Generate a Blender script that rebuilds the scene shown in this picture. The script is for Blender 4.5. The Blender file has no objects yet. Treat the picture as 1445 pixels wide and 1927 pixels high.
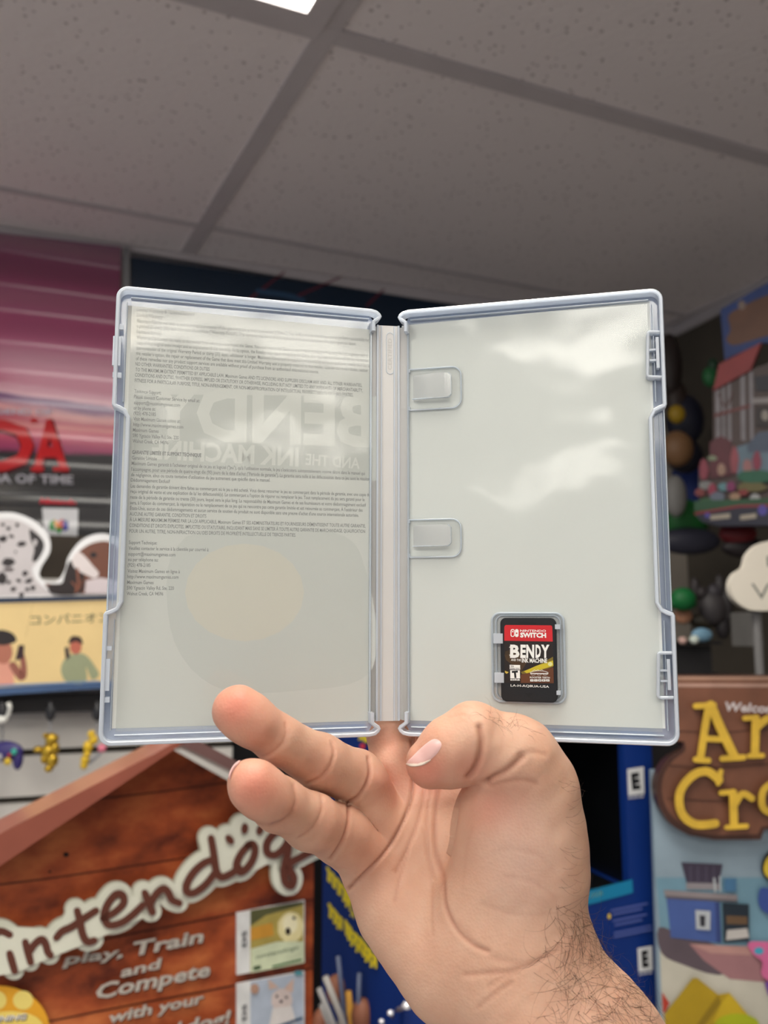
import bpy, bmesh, math, random
import numpy as np
from mathutils import Vector, Matrix
from mathutils.bvhtree import BVHTree
from mathutils.geometry import tessellate_polygon

random.seed(7); np.random.seed(7)
S = bpy.context.scene
COL = S.collection

# ------------------------------------------------------------------ camera
F = 1600.0; CX = 722.5; CY = 963.5
PITCH = math.radians(8.41)
CAM = Vector((0, 0, 1.70))
RIGHT = Vector((1, 0, 0))
FWD = Vector((0, math.cos(PITCH), math.sin(PITCH)))
UP = Vector((0, -math.sin(PITCH), math.cos(PITCH)))
cd = bpy.data.cameras.new('camera'); cam = bpy.data.objects.new('camera', cd); COL.objects.link(cam)
cam.matrix_world = Matrix.Translation(CAM) @ Matrix((RIGHT, UP, -FWD)).transposed().to_4x4()
cd.sensor_fit = 'VERTICAL'; cd.sensor_height = 24.0; cd.lens = 24.0 * F / 1927.0
cd.clip_start = 0.02; cd.clip_end = 60
cd.dof.use_dof = True; cd.dof.focus_distance = 0.325; cd.dof.aperture_fstop = 7.6
S.camera = cam

# ------------------------------------------------------------------ light
WORLD_STRENGTH = 0.44
PANEL_STRENGTH = 10.5
w = bpy.data.worlds.new('world'); S.world = w; w.use_nodes = True
w.node_tree.nodes['Background'].inputs[0].default_value = (0.93, 0.96, 1.0, 1)
w.node_tree.nodes['Background'].inputs[1].default_value = WORLD_STRENGTH
S.view_settings.view_transform = 'Standard'; S.view_settings.look = 'None'
S.view_settings.exposure = 0.0; S.view_settings.gamma = 1.0; S.view_settings.use_curve_mapping = False
S.cycles.max_bounces = 8; S.cycles.diffuse_bounces = 3; S.cycles.glossy_bounces = 3
S.cycles.transmission_bounces = 4; S.cycles.transparent_max_bounces = 24
S.cycles.caustics_reflective = False; S.cycles.caustics_refractive = False
S.cycles.sample_clamp_indirect = 4.0
S.cycles.use_denoising = True

# ------------------------------------------------------------------ helpers
def px(x, y, d):                       # photo position at depth d (m) -> world point
    return CAM + RIGHT * ((x - CX) / F * d) + UP * (-(y - CY) / F * d) + FWD * d
def cs(v):                             # camera-frame millimetres (x right, y up, z away) -> world
    return CAM + RIGHT * (v[0] / 1000) + UP * (v[1] / 1000) + FWD * (v[2] / 1000)
def ray(x, y):
    return (RIGHT * ((x - CX) / F) + UP * (-(y - CY) / F) + FWD)
def lin(c):
    return tuple(((v / 255.0) / 12.92 if v / 255.0 <= 0.04045 else ((v / 255.0 + 0.055) / 1.055) ** 2.4) for v in c)

MATS = {}
def mat(c, rough=0.6, metal=0.0, spec=0.4, coat=0.0, sss=0.0, emit=0.0, noise=0.06, nscale=14, ripple=0.0, name=None):
    """procedural principled material; c is an sRGB 0-255 colour of the thing itself"""
    key = (tuple(c), rough, metal, spec, coat, sss, emit, noise, nscale, ripple)
    if key in MATS: return MATS[key]
    m = bpy.data.materials.new(name or 'surface'); m.use_nodes = True
    nt = m.node_tree; b = nt.nodes['Principled BSDF']
    L = lin(c)
    b.inputs['Roughness'].default_value = rough; b.inputs['Metallic'].default_value = metal
    b.inputs['Specular IOR Level'].default_value = spec; b.inputs['Coat Weight'].default_value = coat
    b.inputs['Coat Roughness'].default_value = 0.12
    if emit:
        b.inputs['Emission Color'].default_value = (*L, 1); b.inputs['Emission Strength'].default_value = emit
    tc = nt.nodes.new('ShaderNodeTexCoord')
    if noise > 0:
        n = nt.nodes.new('ShaderNodeTexNoise'); n.inputs['Scale'].default_value = nscale; n.inputs['Detail'].default_value = 4
        nt.links.new(tc.outputs['Object'], n.inputs['Vector'])
        r = nt.nodes.new('ShaderNodeValToRGB')
        r.color_ramp.elements[0].position = 0.3; r.color_ramp.elements[1].position = 0.7
        r.color_ramp.elements[0].color = (*[v * (1 - noise * 2) for v in L], 1)
        r.color_ramp.elements[1].color = (*[min(1, v * (1 + noise * 2)) for v in L], 1)
        nt.links.new(n.outputs['Fac'], r.inputs['Fac']); nt.links.new(r.outputs['Color'], b.inputs['Base Color'])
    else:
        b.inputs['Base Color'].default_value = (*L, 1)
    if ripple:
        add_ripple(nt, b, tc, ripple)
    MATS[key] = m
    return m
def add_ripple(nt, b, tc, amt):
    mp = nt.nodes.new('ShaderNodeMapping'); mp.inputs['Scale'].default_value = (0.8, 0.8, 1.0)
    nt.links.new(tc.outputs['Object'], mp.inputs['Vector'])
    wv = nt.nodes.new('ShaderNodeTexWave'); wv.wave_type = 'BANDS'; wv.bands_direction = 'Z'; wv.wave_profile = 'SIN'
    wv.inputs['Scale'].default_value = 2.7; wv.inputs['Distortion'].default_value = 1.6; wv.inputs['Detail'].default_value = 1.0
    wv.inputs['Detail Scale'].default_value = 0.5
    nt.links.new(mp.outputs['Vector'], wv.inputs['Vector'])
    bp = nt.nodes.new('ShaderNodeBump'); bp.inputs['Strength'].default_value = 1.0; bp.inputs['Distance'].default_value = amt
    nt.links.new(wv.outputs['Fac'], bp.inputs['Height']); nt.links.new(bp.outputs['Normal'], b.inputs['Normal'])

def link(o, parent=None):
    COL.objects.link(o)
    if parent is not None:
        o.parent = parent
        o.matrix_parent_inverse = parent.matrix_world.inverted()
    return o
def mesh_obj(name, verts, faces, mats, parent=None, smooth=False, mi=None):
    me = bpy.data.meshes.new(name); me.from_pydata([tuple(v) for v in verts], [], faces)
    for m in (mats if isinstance(mats, (list, tuple)) else [mats]): me.materials.append(m)
    if mi is not None: me.polygons.foreach_set('material_index', mi)
    if smooth: me.polygons.foreach_set('use_smooth', [True] * len(me.polygons))
    me.update()
    return link(bpy.data.objects.new(name, me), parent)
def empty(name, loc=(0, 0, 0)):
    o = bpy.data.objects.new(name, None); o.location = loc; o.empty_display_size = 0.02
    COL.objects.link(o)
    o.matrix_world = Matrix.Translation(Vector(loc))
    return o
def tag(o, label=None, cat=None, group=None, kind=None):
    if label: o['label'] = label
    if cat: o['category'] = cat
    if group: o['group'] = group
    if kind: o['kind'] = kind
    return o

class MB:
    """collects shapes (world space) into one mesh"""
    def __init__(s): s.v = []; s.f = []; s.mi = []; s.mats = []
    def m(s, material):
        if material not in s.mats: s.mats.append(material)
        return s.mats.index(material)
    def add(s, vs, fs, material):
        n = len(s.v); k = s.m(material)
        s.v += [Vector(v) for v in vs]; s.f += [tuple(i + n for i in f) for f in fs]; s.mi += [k] * len(fs)
    def box(s, o, ax, ay, az, material):            # corner + three edge vectors
        o = Vector(o); P = [o + ax * i + ay * j + az * k for k in (0, 1) for j in (0, 1) for i in (0, 1)]
        s.add(P, [(0, 2, 3, 1), (4, 5, 7, 6), (0, 1, 5, 4), (2, 6, 7, 3), (0, 4, 6, 2), (1, 3, 7, 5)], material)
    def tube(s, pts, rad, material, n=10):
        pts = [Vector(p) for p in pts]; R = rad if isinstance(rad, (list, tuple)) else [rad] * len(pts)
        ring = []
        for i, p in enumerate(pts):
            t = (pts[min(i + 1, len(pts) - 1)] - pts[max(i - 1, 0)]).normalized()
            a = t.cross(Vector((0, 0, 1)));  a = a if a.length > .1 else t.cross(Vector((0, 1, 0)))
            a.normalize(); b = t.cross(a)
            ring.append([p + (a * math.cos(k * 2 * math.pi / n) + b * math.sin(k * 2 * math.pi / n)) * R[i] for k in range(n)])
        vs = [v for r in ring for v in r]; fs = []
        for i in range(len(pts) - 1):
            for k in range(n):
                fs.append((i * n + k, i * n + (k + 1) % n, (i + 1) * n + (k + 1) % n, (i + 1) * n + k))
        fs.append(tuple(range(n))[::-1]); fs.append(tuple(range((len(pts) - 1) * n, len(pts) * n)))
        s.add(vs, fs, material)
    def blob(s, c, rx, ry, rz, material, ax=None, n=18, h=12, warp=None):
        ax = ax or (Vector((1, 0, 0)), Vector((0, 1, 0)), Vector((0, 0, 1)))
        vs = []; fs = []
        for j in range(h + 1):
            th = math.pi * j / h
            for i in range(n):
                ph = 2 * math.pi * i / n
                q = Vector((math.sin(th) * math.cos(ph), math.sin(th) * math.sin(ph), math.cos(th)))
                k = warp(q) if warp else 1.0
                vs.append(Vector(c) + ax[0] * (q.x * rx * k) + ax[1] * (q.y * ry * k) + ax[2] * (q.z * rz * k))
        for j in range(h):
            for i in range(n):
                fs.append((j * n + i, (j + 1) * n + i, (j + 1) * n + (i + 1) % n, j * n + (i + 1) % n))
        s.add(vs, fs, material)
    def prism(s, poly, depth, material, side=None):  # planar outline + thickness vector
        poly = [Vector(p) for p in poly]; n = len(poly)
        tris = tessellate_polygon([poly])
        vs = poly + [p + depth for p in poly]
        s.add(vs, [tuple(t) for t in tris] + [tuple(n + i for i in t)[::-1] for t in tris], material)
        s.add(vs, [(i, (i + 1) % n, n + (i + 1) % n, n + i) for i in range(n)], side or material)
    def build(s, name, parent=None, smooth=False):
        o = mesh_obj(name, s.v, s.f, s.mats, parent, smooth, s.mi)
        return o

TXT = {}
def text_tris(t, bold=0.0, shear=0.0):
    """letters as triangles, baseline at 0, unit font size; returns verts (x,y), tris"""
    key = (t, bold, shear)
    if key in TXT: return TXT[key]
    c = bpy.data.curves.new('lettering', 'FONT'); c.body = t; c.size = 1.0; c.offset = bold; c.shear = shear
    c.resolution_u = 2
    o = bpy.data.objects.new('lettering', c); COL.objects.link(o)
    dg = bpy.context.evaluated_depsgraph_get(); dg.update()
    me = bpy.data.meshes.new_from_object(o.evaluated_get(dg))
    me.calc_loop_triangles()
    V = [(v.co.x, v.co.y) for v in me.vertices]; T = [tuple(l.vertices) for l in me.loop_triangles]
    bpy.data.objects.remove(o); bpy.data.curves.remove(c); bpy.data.meshes.remove(me)
    TXT[key] = (V, T)
    return TXT[key]

class Plane:
    def __init__(s, o, ex, ey):
        s.o = Vector(o); s.ex = Vector(ex).normalized(); s.ey = Vector(ey).normalized(); s.n = s.ex.cross(s.ey).normalized()
    def hit(s, x, y):
        r = ray(x, y); t = (s.o - CAM).dot(s.n) / r.dot(s.n); p = CAM + r * t - s.o
        return (p.dot(s.ex), p.dot(s.ey))
    def at(s, u, v, w=0): return s.o + s.ex * u + s.ey * v + s.n * w
    def W(s, x, y, w=0): u, v = s.hit(x, y); return s.at(u, v, w)
def vplane(x, y, d, yaw, lean=0):
    """upright plane through a photo point at depth d; yaw = degrees it recedes to the right"""
    a = math.radians(yaw); l = math.radians(lean)
    ex = Vector((math.cos(a), math.sin(a), 0)); back = Vector((-math.sin(a), math.cos(a), 0))
    return Plane(px(x, y, d), ex, Vector((0, 0, 1)) * math.cos(l) + back * math.sin(l))

class Art:
    """a printed surface: every shape is one more thin layer of ink on the same board"""
    def __init__(s, plane, eps=0.00012, rough=0.5, coat=0.0, gain=1.0, ripple=0.0, uv=False, noise=0.06, nscale=14):
        s.p = plane; s.mb = MB(); s.k = 0; s.eps = eps; s.rough = rough; s.coat = coat; s.gain = gain; s.rip = ripple
        s.uv = uv; s.noise = noise; s.nscale = nscale
    def M(s, c):
        if not isinstance(c, tuple): return c
        return mat(tuple(min(255, int(v * s.gain)) for v in c), rough=s.rough, coat=s.coat, ripple=s.rip, noise=s.noise, nscale=s.nscale)
    def h(s, q): return q if s.uv else s.p.hit(*q)
    def board(s, c, pts, thick=0.005, side=None):
        s.mb.prism([s.p.at(*s.h(q)) for q in pts], -s.p.n * thick, s.M(c), s.M(side) if side else None)
    def _tri(s, uvs, tris, c):
        s.k += 1; w = s.k * s.eps
        s.mb.add([s.p.at(u, v, w) for u, v in uvs], tris, s.M(c))
    def poly(s, c, pts):
        uv = [s.h(q) for q in pts]
        s._tri(uv, [tuple(t) for t in tessellate_polygon([[Vector((u, v, 0)) for u, v in uv]])], c)
    def ell(s, c, x, y, rx, ry, rot=0, n=20, jit=0):
        a = math.radians(rot); P = []
        for i in range(n):
            t = 2 * math.pi * i / n; k = 1 + (random.uniform(-jit, jit) if jit else 0)
            X = rx * math.cos(t) * k; Y = ry * math.sin(t) * k
            P.append((x + X * math.cos(a) - Y * math.sin(a), y + X * math.sin(a) + Y * math.cos(a)))
        s.poly(c, P)
    def stroke(s, c, pts, wd, smooth=True):
        if smooth and len(pts) > 2: pts = spline(pts, 6)
        Wd = [wd] * len(pts) if not isinstance(wd, (list, tuple)) else list(np.interp(np.linspace(0, 1, len(pts)), np.linspace(0, 1, len(wd)), wd))
        n = len(pts); vs = []; fs = []
        for i in range(n):
            (x0, y0), (x1, y1) = pts[max(i - 1, 0)], pts[min(i + 1, n - 1)]; Ln = math.hypot(x1 - x0, y1 - y0) or 1
            nx, ny = -(y1 - y0) / Ln * Wd[i] / 2, (x1 - x0) / Ln * Wd[i] / 2; x, y = pts[i]
            vs += [(x + nx, y + ny), (x - nx, y - ny)]
        fs = [(2 * i, 2 * i + 1, 2 * i + 3, 2 * i + 2) for i in range(n - 1)]
        for i, sg in ((0, -1), (n - 1, 1)):
            (x0, y0), (x1, y1) = pts[max(i - 1, 0)], pts[min(i + 1, n - 1)]; a0 = math.atan2(y1 - y0, x1 - x0) + (0 if sg > 0 else math.pi)
            m0 = len(vs); vs += [(pts[i][0] + math.cos(a0 + t) * Wd[i] / 2, pts[i][1] + math.sin(a0 + t) * Wd[i] / 2) for t in np.linspace(-math.pi / 2, math.pi / 2, 9)]
            fs.append(tuple(range(m0, m0 + 9)))
        s._tri([s.h(q) for q in vs], fs, c)
    def text(s, c, t, p0, p1, hgt, bold=0.0, shear=0.0, mirror=False, align_to=None):
        """letters whose middle line runs p0 -> p1; hgt = capital height, same unit as the points"""
        V, T = text_tris(t, bold, shear)
        if not V: return
        xs = [v[0] for v in V]; x0, x1 = min(xs), max(xs)
        a = Vector(s.h(p0)); b = Vector(s.h(p1)); d = b - a
        if s.uv: H = hgt
        else:
            q = Vector(s.h((p0[0], p0[1] + hgt))); H = (q - a).length
        e = d.normalized(); up = Vector((-e.y, e.x))
        if mirror: up = up
        if up.dot(Vector((0, 1))) < 0 and not mirror and abs(e.x) > .3: up = -up
        if mirror and up.y < 0: up = -up
        cap = 0.69
        uv = [(a + e * ((v[0] - x0) / (x1 - x0) * d.length) + up * ((v[1] - cap / 2) * H / cap))[:] for v in V]
        s._tri(uv, T, c)
    def build(s, name, parent=None): return s.mb.build(name, parent)
def spline(pts, n=6, closed=False):
    P = [Vector(p) for p in pts]; out = []; N = len(P)
    rng = N if closed else N - 1
    for i in range(rng):
        p0 = P[(i - 1) % N] if closed else P[max(i - 1, 0)]; p1 = P[i]; p2 = P[(i + 1) % N]; p3 = P[(i + 2) % N] if closed else P[min(i + 2, N - 1)]
        for k in range(n):
            t = k / n
            out.append(tuple(0.5 * (2 * p1 + (p2 - p0) * t + (2 * p0 - 5 * p1 + 4 * p2 - p3) * t * t + (3 * p1 - p0 - 3 * p2 + p3) * t ** 3)))
    if not closed: out.append(tuple(P[-1]))
    return out

# ------------------------------------------------------------------ room
CEIL = 2.51
def on_ceiling(x, y, z=CEIL):
    r = ray(x, y); return CAM + r * ((z - CAM.z) / r.z)
wa = on_ceiling(0, 428); wb = on_ceiling(900, 561)
wdir = (wb - wa); wdir.z = 0; wdir.normalize()                  # along the back wall
wn = Vector((wdir.y, -wdir.x, 0))                               # towards the camera
corner = on_ceiling(1300, 600)
corner = wa + wdir * (corner - wa).dot(wdir)
left_end = wa - wdir * 1.2
def ceiling_mat():
    m = bpy.data.materials.new('mineral_fibre_tile'); m.use_nodes = True; nt = m.node_tree; b = nt.nodes['Principled BSDF']
    b.inputs['Roughness'].default_value = 0.95; b.inputs['Specular IOR Level'].default_value = 0.1
    tc = nt.nodes.new('ShaderNodeTexCoord')
    v = nt.nodes.new('ShaderNodeTexVoronoi'); v.inputs['Scale'].default_value = 70; v.inputs['Randomness'].default_value = 1
    nt.links.new(tc.outputs['Object'], v.inputs['Vector'])
    n = nt.nodes.new('ShaderNodeTexNoise'); n.inputs['Scale'].default_value = 30; nt.links.new(tc.outputs['Object'], n.inputs['Vector'])
    ad = nt.nodes.new('ShaderNodeMath'); ad.operation = 'MULTIPLY_ADD'; ad.inputs[1].default_value = -0.28; 
    nt.links.new(n.outputs['Fac'], ad.inputs[0]); nt.links.new(v.outputs['Distance'], ad.inputs[2])
    r = nt.nodes.new('ShaderNodeValToRGB'); r.color_ramp.elements[0].position = 0.0; r.color_ramp.elements[1].position = 0.05
    r.color_ramp.elements[0].color = (*lin((176, 168, 168)), 1); r.color_ramp.elements[1].color = (*lin((226, 219, 219)), 1)
    nt.links.new(ad.outputs[0], r.inputs['Fac'])
    nt.links.new(r.outputs['Color'], b.inputs['Base Color'])
    bp = nt.nodes.new('ShaderNodeBump'); bp.inputs['Strength'].default_value = 0.35; bp.inputs['Distance'].default_value = 0.002
    nt.links.new(ad.outputs[0], bp.inputs['Height']); nt.links.new(bp.outputs['Normal'], b.inputs['Normal'])
    return m
Z3 = Vector((0, 0, 1))
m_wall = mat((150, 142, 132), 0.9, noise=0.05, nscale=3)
m_wall_r = mat((78, 72, 64), 0.9, noise=0.1, nscale=3)  # low albedo stands in for the light falling off to the right
m_floor = mat((196, 188, 184), 0.6, noise=0.1, nscale=5)
def slab(name, o, a, b, c, m):
    q = MB(); q.box(o, a, b, c, m); return tag(q.build(name), kind='structure')
LEN = (corner - left_end).length
slab('wall_back', Vector((left_end.x, left_end.y, 0)), wdir * LEN, Z3 * CEIL, -wn * 0.1, m_wall)
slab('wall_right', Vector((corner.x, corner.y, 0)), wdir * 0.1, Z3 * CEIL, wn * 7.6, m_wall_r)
slab('ceiling', Vector((left_end.x, left_end.y, CEIL)) - wn * 0.1, wdir * (LEN + 0.1), wn * 7.7, Z3 * 0.03, ceiling_mat())
slab('floor', Vector((left_end.x, left_end.y, -0.05)) - wn * 0.1, wdir * (LEN + 0.1), wn * 7.7, Z3 * 0.05, m_floor)
# suspended-ceiling bars
m_bar = mat((188, 182, 184), 0.6, noise=0.02)
PB = on_ceiling(620, 62); PA1 = on_ceiling(388, 425)
perp = wn
def bar(name, p, d, back, fwd, wd=0.026):
    s = Vector((-d.y, d.x, 0)) * (wd / 2); q = MB()
    q.box(p - d * back - s - Z3 * 0.004, d * (back + fwd), s * 2, Z3 * 0.004, m_bar)
    q.box(p - d * back - s * 0.3 - Z3 * 0.0005, d * (back + fwd), s * 0.6, Z3 * 0.0005, m_bar)
    return tag(q.build(name), kind='structure')
dA = (PB - PA1); dA.z = 0; dA.normalize()                        # bar running away from the wall
dB = on_ceiling(1445, 297) - PB; dB.z = 0; dB.normalize()
dC = on_ceiling(960, 531) - PA1; dC.z = 0; dC.normalize()
bar('trim_1', on_ceiling(625, 45), dA, 0.95, 2.2, 0.030)
bar('trim_2', PB - Z3 * 0.0006, dB, 1.1, 1.6, 0.030)
bar('trim_3', PA1 - Z3 * 0.0006, dC, 1.0, 1.45, 0.012)
bar('trim_4', PA1 + wn * 0.0 + dC * 1.22, dA, 0.3, 3.0)
bar('trim_5', PB + dA * 0.61 , dB, 1.1, 1.6)
q = MB(); q.box(left_end + Z3 * -0.028 , wdir * LEN, wn * 0.012, Z3 * 0.026, m_bar); tag(q.build('trim_6'), kind='structure')
q = MB(); q.box(corner + Z3 * -0.028 - wdir * 0.012, wdir * 0.012, wn * 7, Z3 * 0.026, m_bar); tag(q.build('trim_7'), kind='structure')

m_diff = mat((255, 250, 240), 0.5, emit=PANEL_STRENGTH, noise=0, name='lit_diffuser')
def panel(c, sx, sy, label, strength=None, group='ceiling lights'):
    """recessed light: c = centre on the ceiling, sx along the wall, sy away from it"""
    t = tag(empty('ceiling_light', c), label, 'light', group)
    q = MB()
    o = c - dB * sx / 2 - dA * sy / 2
    e = 0.03
    q.box(o - Z3 * 0.008, dB * sx, dA * e, Z3 * 0.008, m_bar); q.box(o + dA * (sy - e) - Z3 * 0.008, dB * sx, dA * e, Z3 * 0.008, m_bar)
    q.box(o + dA * e - Z3 * 0.008, dB * e, dA * (sy - 2 * e), Z3 * 0.008, m_bar); q.box(o + dB * (sx - e) + dA * e - Z3 * 0.008, dB * e, dA * (sy - 2 * e), Z3 * 0.008, m_bar)
    q.build('frame', t)
    q = MB(); md = m_diff if strength is None else mat((255, 246, 226), 0.5, emit=strength, noise=0)
    q.box(o + dB * e + dA * e - Z3 * 0.005, dB * (sx - 2 * e), dA * (sy - 2 * e), Z3 * 0.004, md)
    q.build('diffuser', t)
    return t
pc = on_ceiling(578, 15)          # the lit corner seen at the top of the photograph
panel(pc - dB * 0.27 + dA * 0.57, 0.6, 1.2, 'lit ceiling panel, the one seen at the top edge left of the grid crossing')
for (x, y, lab) in ((-0.30, -1.80, 'lit ceiling panel behind the viewer, nearest row, left'), (0.66, -1.72, 'lit ceiling panel behind the viewer, nearest row, right'),
                    (-1.15, -0.75, 'lit ceiling panel above the viewer, to the left'), (1.36, -3.27, 'lit ceiling panel behind the viewer, middle row, right'),
                    (-0.95, -3.75, 'lit ceiling panel behind the viewer, middle row, left'), (-1.75, -4.75, 'lit ceiling panel behind the viewer, farthest')):
    panel(Vector((x, y, CEIL)), 1.16, 0.56, lab)
# ------------------------------------------------------------------ the open case
def Rm(a, b, c):
    return Matrix.Rotation(a, 3, 'Z') @ Matrix(((1, 0, 0), (0, math.cos(b), -math.sin(b)), (0, math.sin(b), math.cos(b)))) @ Matrix(((math.cos(c), 0, math.sin(c)), (0, 1, 0), (-math.sin(c), 0, math.cos(c))))
CM = Rm(-0.0017, 0.1197, -0.1496); CO = Vector((2.179, -1.9, 337.1)); T1, T2 = 0.1023, 0.3971
GAP = 7.16
def dirw(v): return RIGHT * v[0] + UP * v[1] + FWD * v[2]
SPINE_UP = dirw(CM @ Vector((0, 1, 0)))
Ldir = dirw(CM @ Vector((-math.cos(T1), 0, -math.sin(T1)))); Rdir = dirw(CM @ Vector((math.cos(T2), 0, -math.sin(T2))))
SX = dirw(CM @ Vector((1, 0, 0)))
SC = cs(CO)
MM = 0.001
LO = SC - SX * GAP / 2 * MM; RO = SC + SX * GAP / 2 * MM
# panel frames: ex to the right in both, n towards the camera
LP = Plane(LO, -Ldir, SPINE_UP); RP = Plane(RO, Rdir, SPINE_UP); SP = Plane(SC, SX, SPINE_UP)
class Half:
    def __init__(s, P, sgn): s.P = P; s.g = sgn
    def at(s, u, v, w): return s.P.at(s.g * u * MM, v * MM, w * MM)
    def uv(s, x, y, w=0.0):            # photo point -> u,v (mm) on the level w
        Q = Plane(s.P.o + s.P.n * (w * MM), s.P.ex, s.P.ey); a, b = Q.hit(x, y); return (s.g * a * 1000, b * 1000)
HL = Half(LP, -1); HR = Half(RP, 1)

def plastic(name, milk, tint=(214, 220, 226), rough=0.22, gloss=0.06, bump=0.0, trans=(0.92, 0.94, 0.98), fres=0.5, thru=0.2):
    m = bpy.data.materials.new(name); m.use_nodes = True; nt = m.node_tree; nt.nodes.clear()
    out = nt.nodes.new('ShaderNodeOutputMaterial')
    tr = nt.nodes.new('ShaderNodeBsdfTransparent'); tr.inputs[0].default_value = (*trans, 1)
    df = nt.nodes.new('ShaderNodeBsdfDiffuse'); df.inputs[0].default_value = (*lin(tint), 1)
    tl = nt.nodes.new('ShaderNodeBsdfTranslucent'); tl.inputs[0].default_value = (*lin(tint), 1)
    gl = nt.nodes.new('ShaderNodeBsdfGlossy'); gl.inputs['Roughness'].default_value = rough
    a = nt.nodes.new('ShaderNodeMixShader'); a.inputs[0].default_value = thru
    nt.links.new(df.outputs[0], a.inputs[1]); nt.links.new(tl.outputs[0], a.inputs[2])
    b = nt.nodes.new('ShaderNodeMixShader')
    tc = nt.nodes.new('ShaderNodeTexCoord'); n = nt.nodes.new('ShaderNodeTexNoise'); n.inputs['Scale'].default_value = 60
    nt.links.new(tc.outputs['Object'], n.inputs['Vector'])
    mr = nt.nodes.new('ShaderNodeMapRange'); mr.inputs['To Min'].default_value = milk * 0.93; mr.inputs['To Max'].default_value = min(1, milk * 1.07)
    nt.links.new(n.outputs['Fac'], mr.inputs['Value']); nt.links.new(mr.outputs[0], b.inputs[0])
    nt.links.new(tr.outputs[0], b.inputs[1]); nt.links.new(a.outputs[0], b.inputs[2])
    fr = nt.nodes.new('ShaderNodeLayerWeight'); fr.inputs[0].default_value = 0.25
    ml = nt.nodes.new('ShaderNodeMath'); ml.operation = 'MULTIPLY_ADD'; ml.inputs[1].default_value = fres; ml.inputs[2].default_value = gloss
    nt.links.new(fr.outputs['Fresnel'], ml.inputs[0])
    c = nt.nodes.new('ShaderNodeMixShader'); nt.links.new(ml.outputs[0], c.inputs[0])
    nt.links.new(b.outputs[0], c.inputs[1]); nt.links.new(gl.outputs[0], c.inputs[2]); nt.links.new(c.outputs[0], out.inputs[0])
    if bump:
        n2 = nt.nodes.new('ShaderNodeTexNoise'); n2.inputs['Scale'].default_value = 9; n2.inputs['Detail'].default_value = 3
        nt.links.new(tc.outputs['Object'], n2.inputs['Vector'])
        bp = nt.nodes.new('ShaderNodeBump'); bp.inputs['Distance'].default_value = bump; nt.links.new(n2.outputs['Fac'], bp.inputs['Height'])
        nt.links.new(bp.outputs[0], gl.inputs['Normal'])
    return m
m_frost = plastic('frosted_plastic', 0.88, (238, 245, 254), 0.3, 0.05, thru=0.42)  # mild blue tint stands in for sky light on the rims
m_clear = plastic('clear_plastic', 0.42, (204, 218, 242), 0.10, 0.04, bump=0.0015, trans=(.93, .95, .98))
m_lens = plastic('inner_plate', 0.12, (236, 238, 236), 0.10, 0.022, bump=0.004, trans=(0.985, 0.99, 0.985), fres=0.22)
m_tray = plastic('tray_plastic', 0.26, (238, 240, 240), 0.12, 0.06, trans=(.98, .98, .98), fres=.3)
m_milk = plastic('milky_plastic', 0.93, (229, 227, 224), 0.25, 0.05)
m_edge = plastic('clear_edge', 0.72, (236, 246, 255), 0.15, 0.10, thru=0.4)  # same sky-light blue put into the ledge tint

def arc(cx, cy, r, a0, a1, n=7):
    return [(cx + r * math.cos(math.radians(a0 + (a1 - a0) * i / n)), cy + r * math.sin(math.radians(a0 + (a1 - a0) * i / n))) for i in range(n + 1)]
def wall_ribbon(mb, H, path, t, w0, w1, material, closed=False, side=1):
    """upright wall along a u,v path, thickness t to one side, between levels w0 and w1"""
    n = len(path); P = [Vector(p) for p in path]; off = []
    for i in range(n):
        a = P[(i - 1) % n] if (closed or i > 0) else P[i]; b = P[(i + 1) % n] if (closed or i < n - 1) else P[i]
        d = (b - a).normalized(); off.append(P[i] + Vector((-d.y, d.x)) * t * side)
    vs = []
    for p, q in zip(P, off):
        r = min(0.35, t * 0.3); m = (q - p).normalized() * r
        for (x, ww) in ((p, w0), (p, w1 - r), (p + m, w1), (q - m, w1), (q, w1 - r), (q, w0)): vs.append(H.at(x[0], x[1], ww))
    fs = []
    for i in range(n if closed else n - 1):
        j = (i + 1) % n
        for k in range(6):
            k2 = (k + 1) % 6
            fs.append((i * 6 + k, j * 6 + k, j * 6 + k2, i * 6 + k2))
    if not closed: fs += [(5, 4, 3, 2, 1, 0), tuple((n - 1) * 6 + k for k in range(6))]
    mb.add(vs, fs, material)
def plate(mb, H, path, w0, w1, material):
    mb.prism([H.at(u, v, w1) for u, v in path], H.P.n * ((w0 - w1) * MM), material)
def bx(mb, H, u0, v0, u1, v1, w0, w1, material):
    mb.box(H.at(u0, v0, w0), H.at(u1, v0, w0) - H.at(u0, v0, w0), H.at(u0, v1, w0) - H.at(u0, v0, w0), H.at(u0, v0, w1) - H.at(u0, v0, w0), material)

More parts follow.
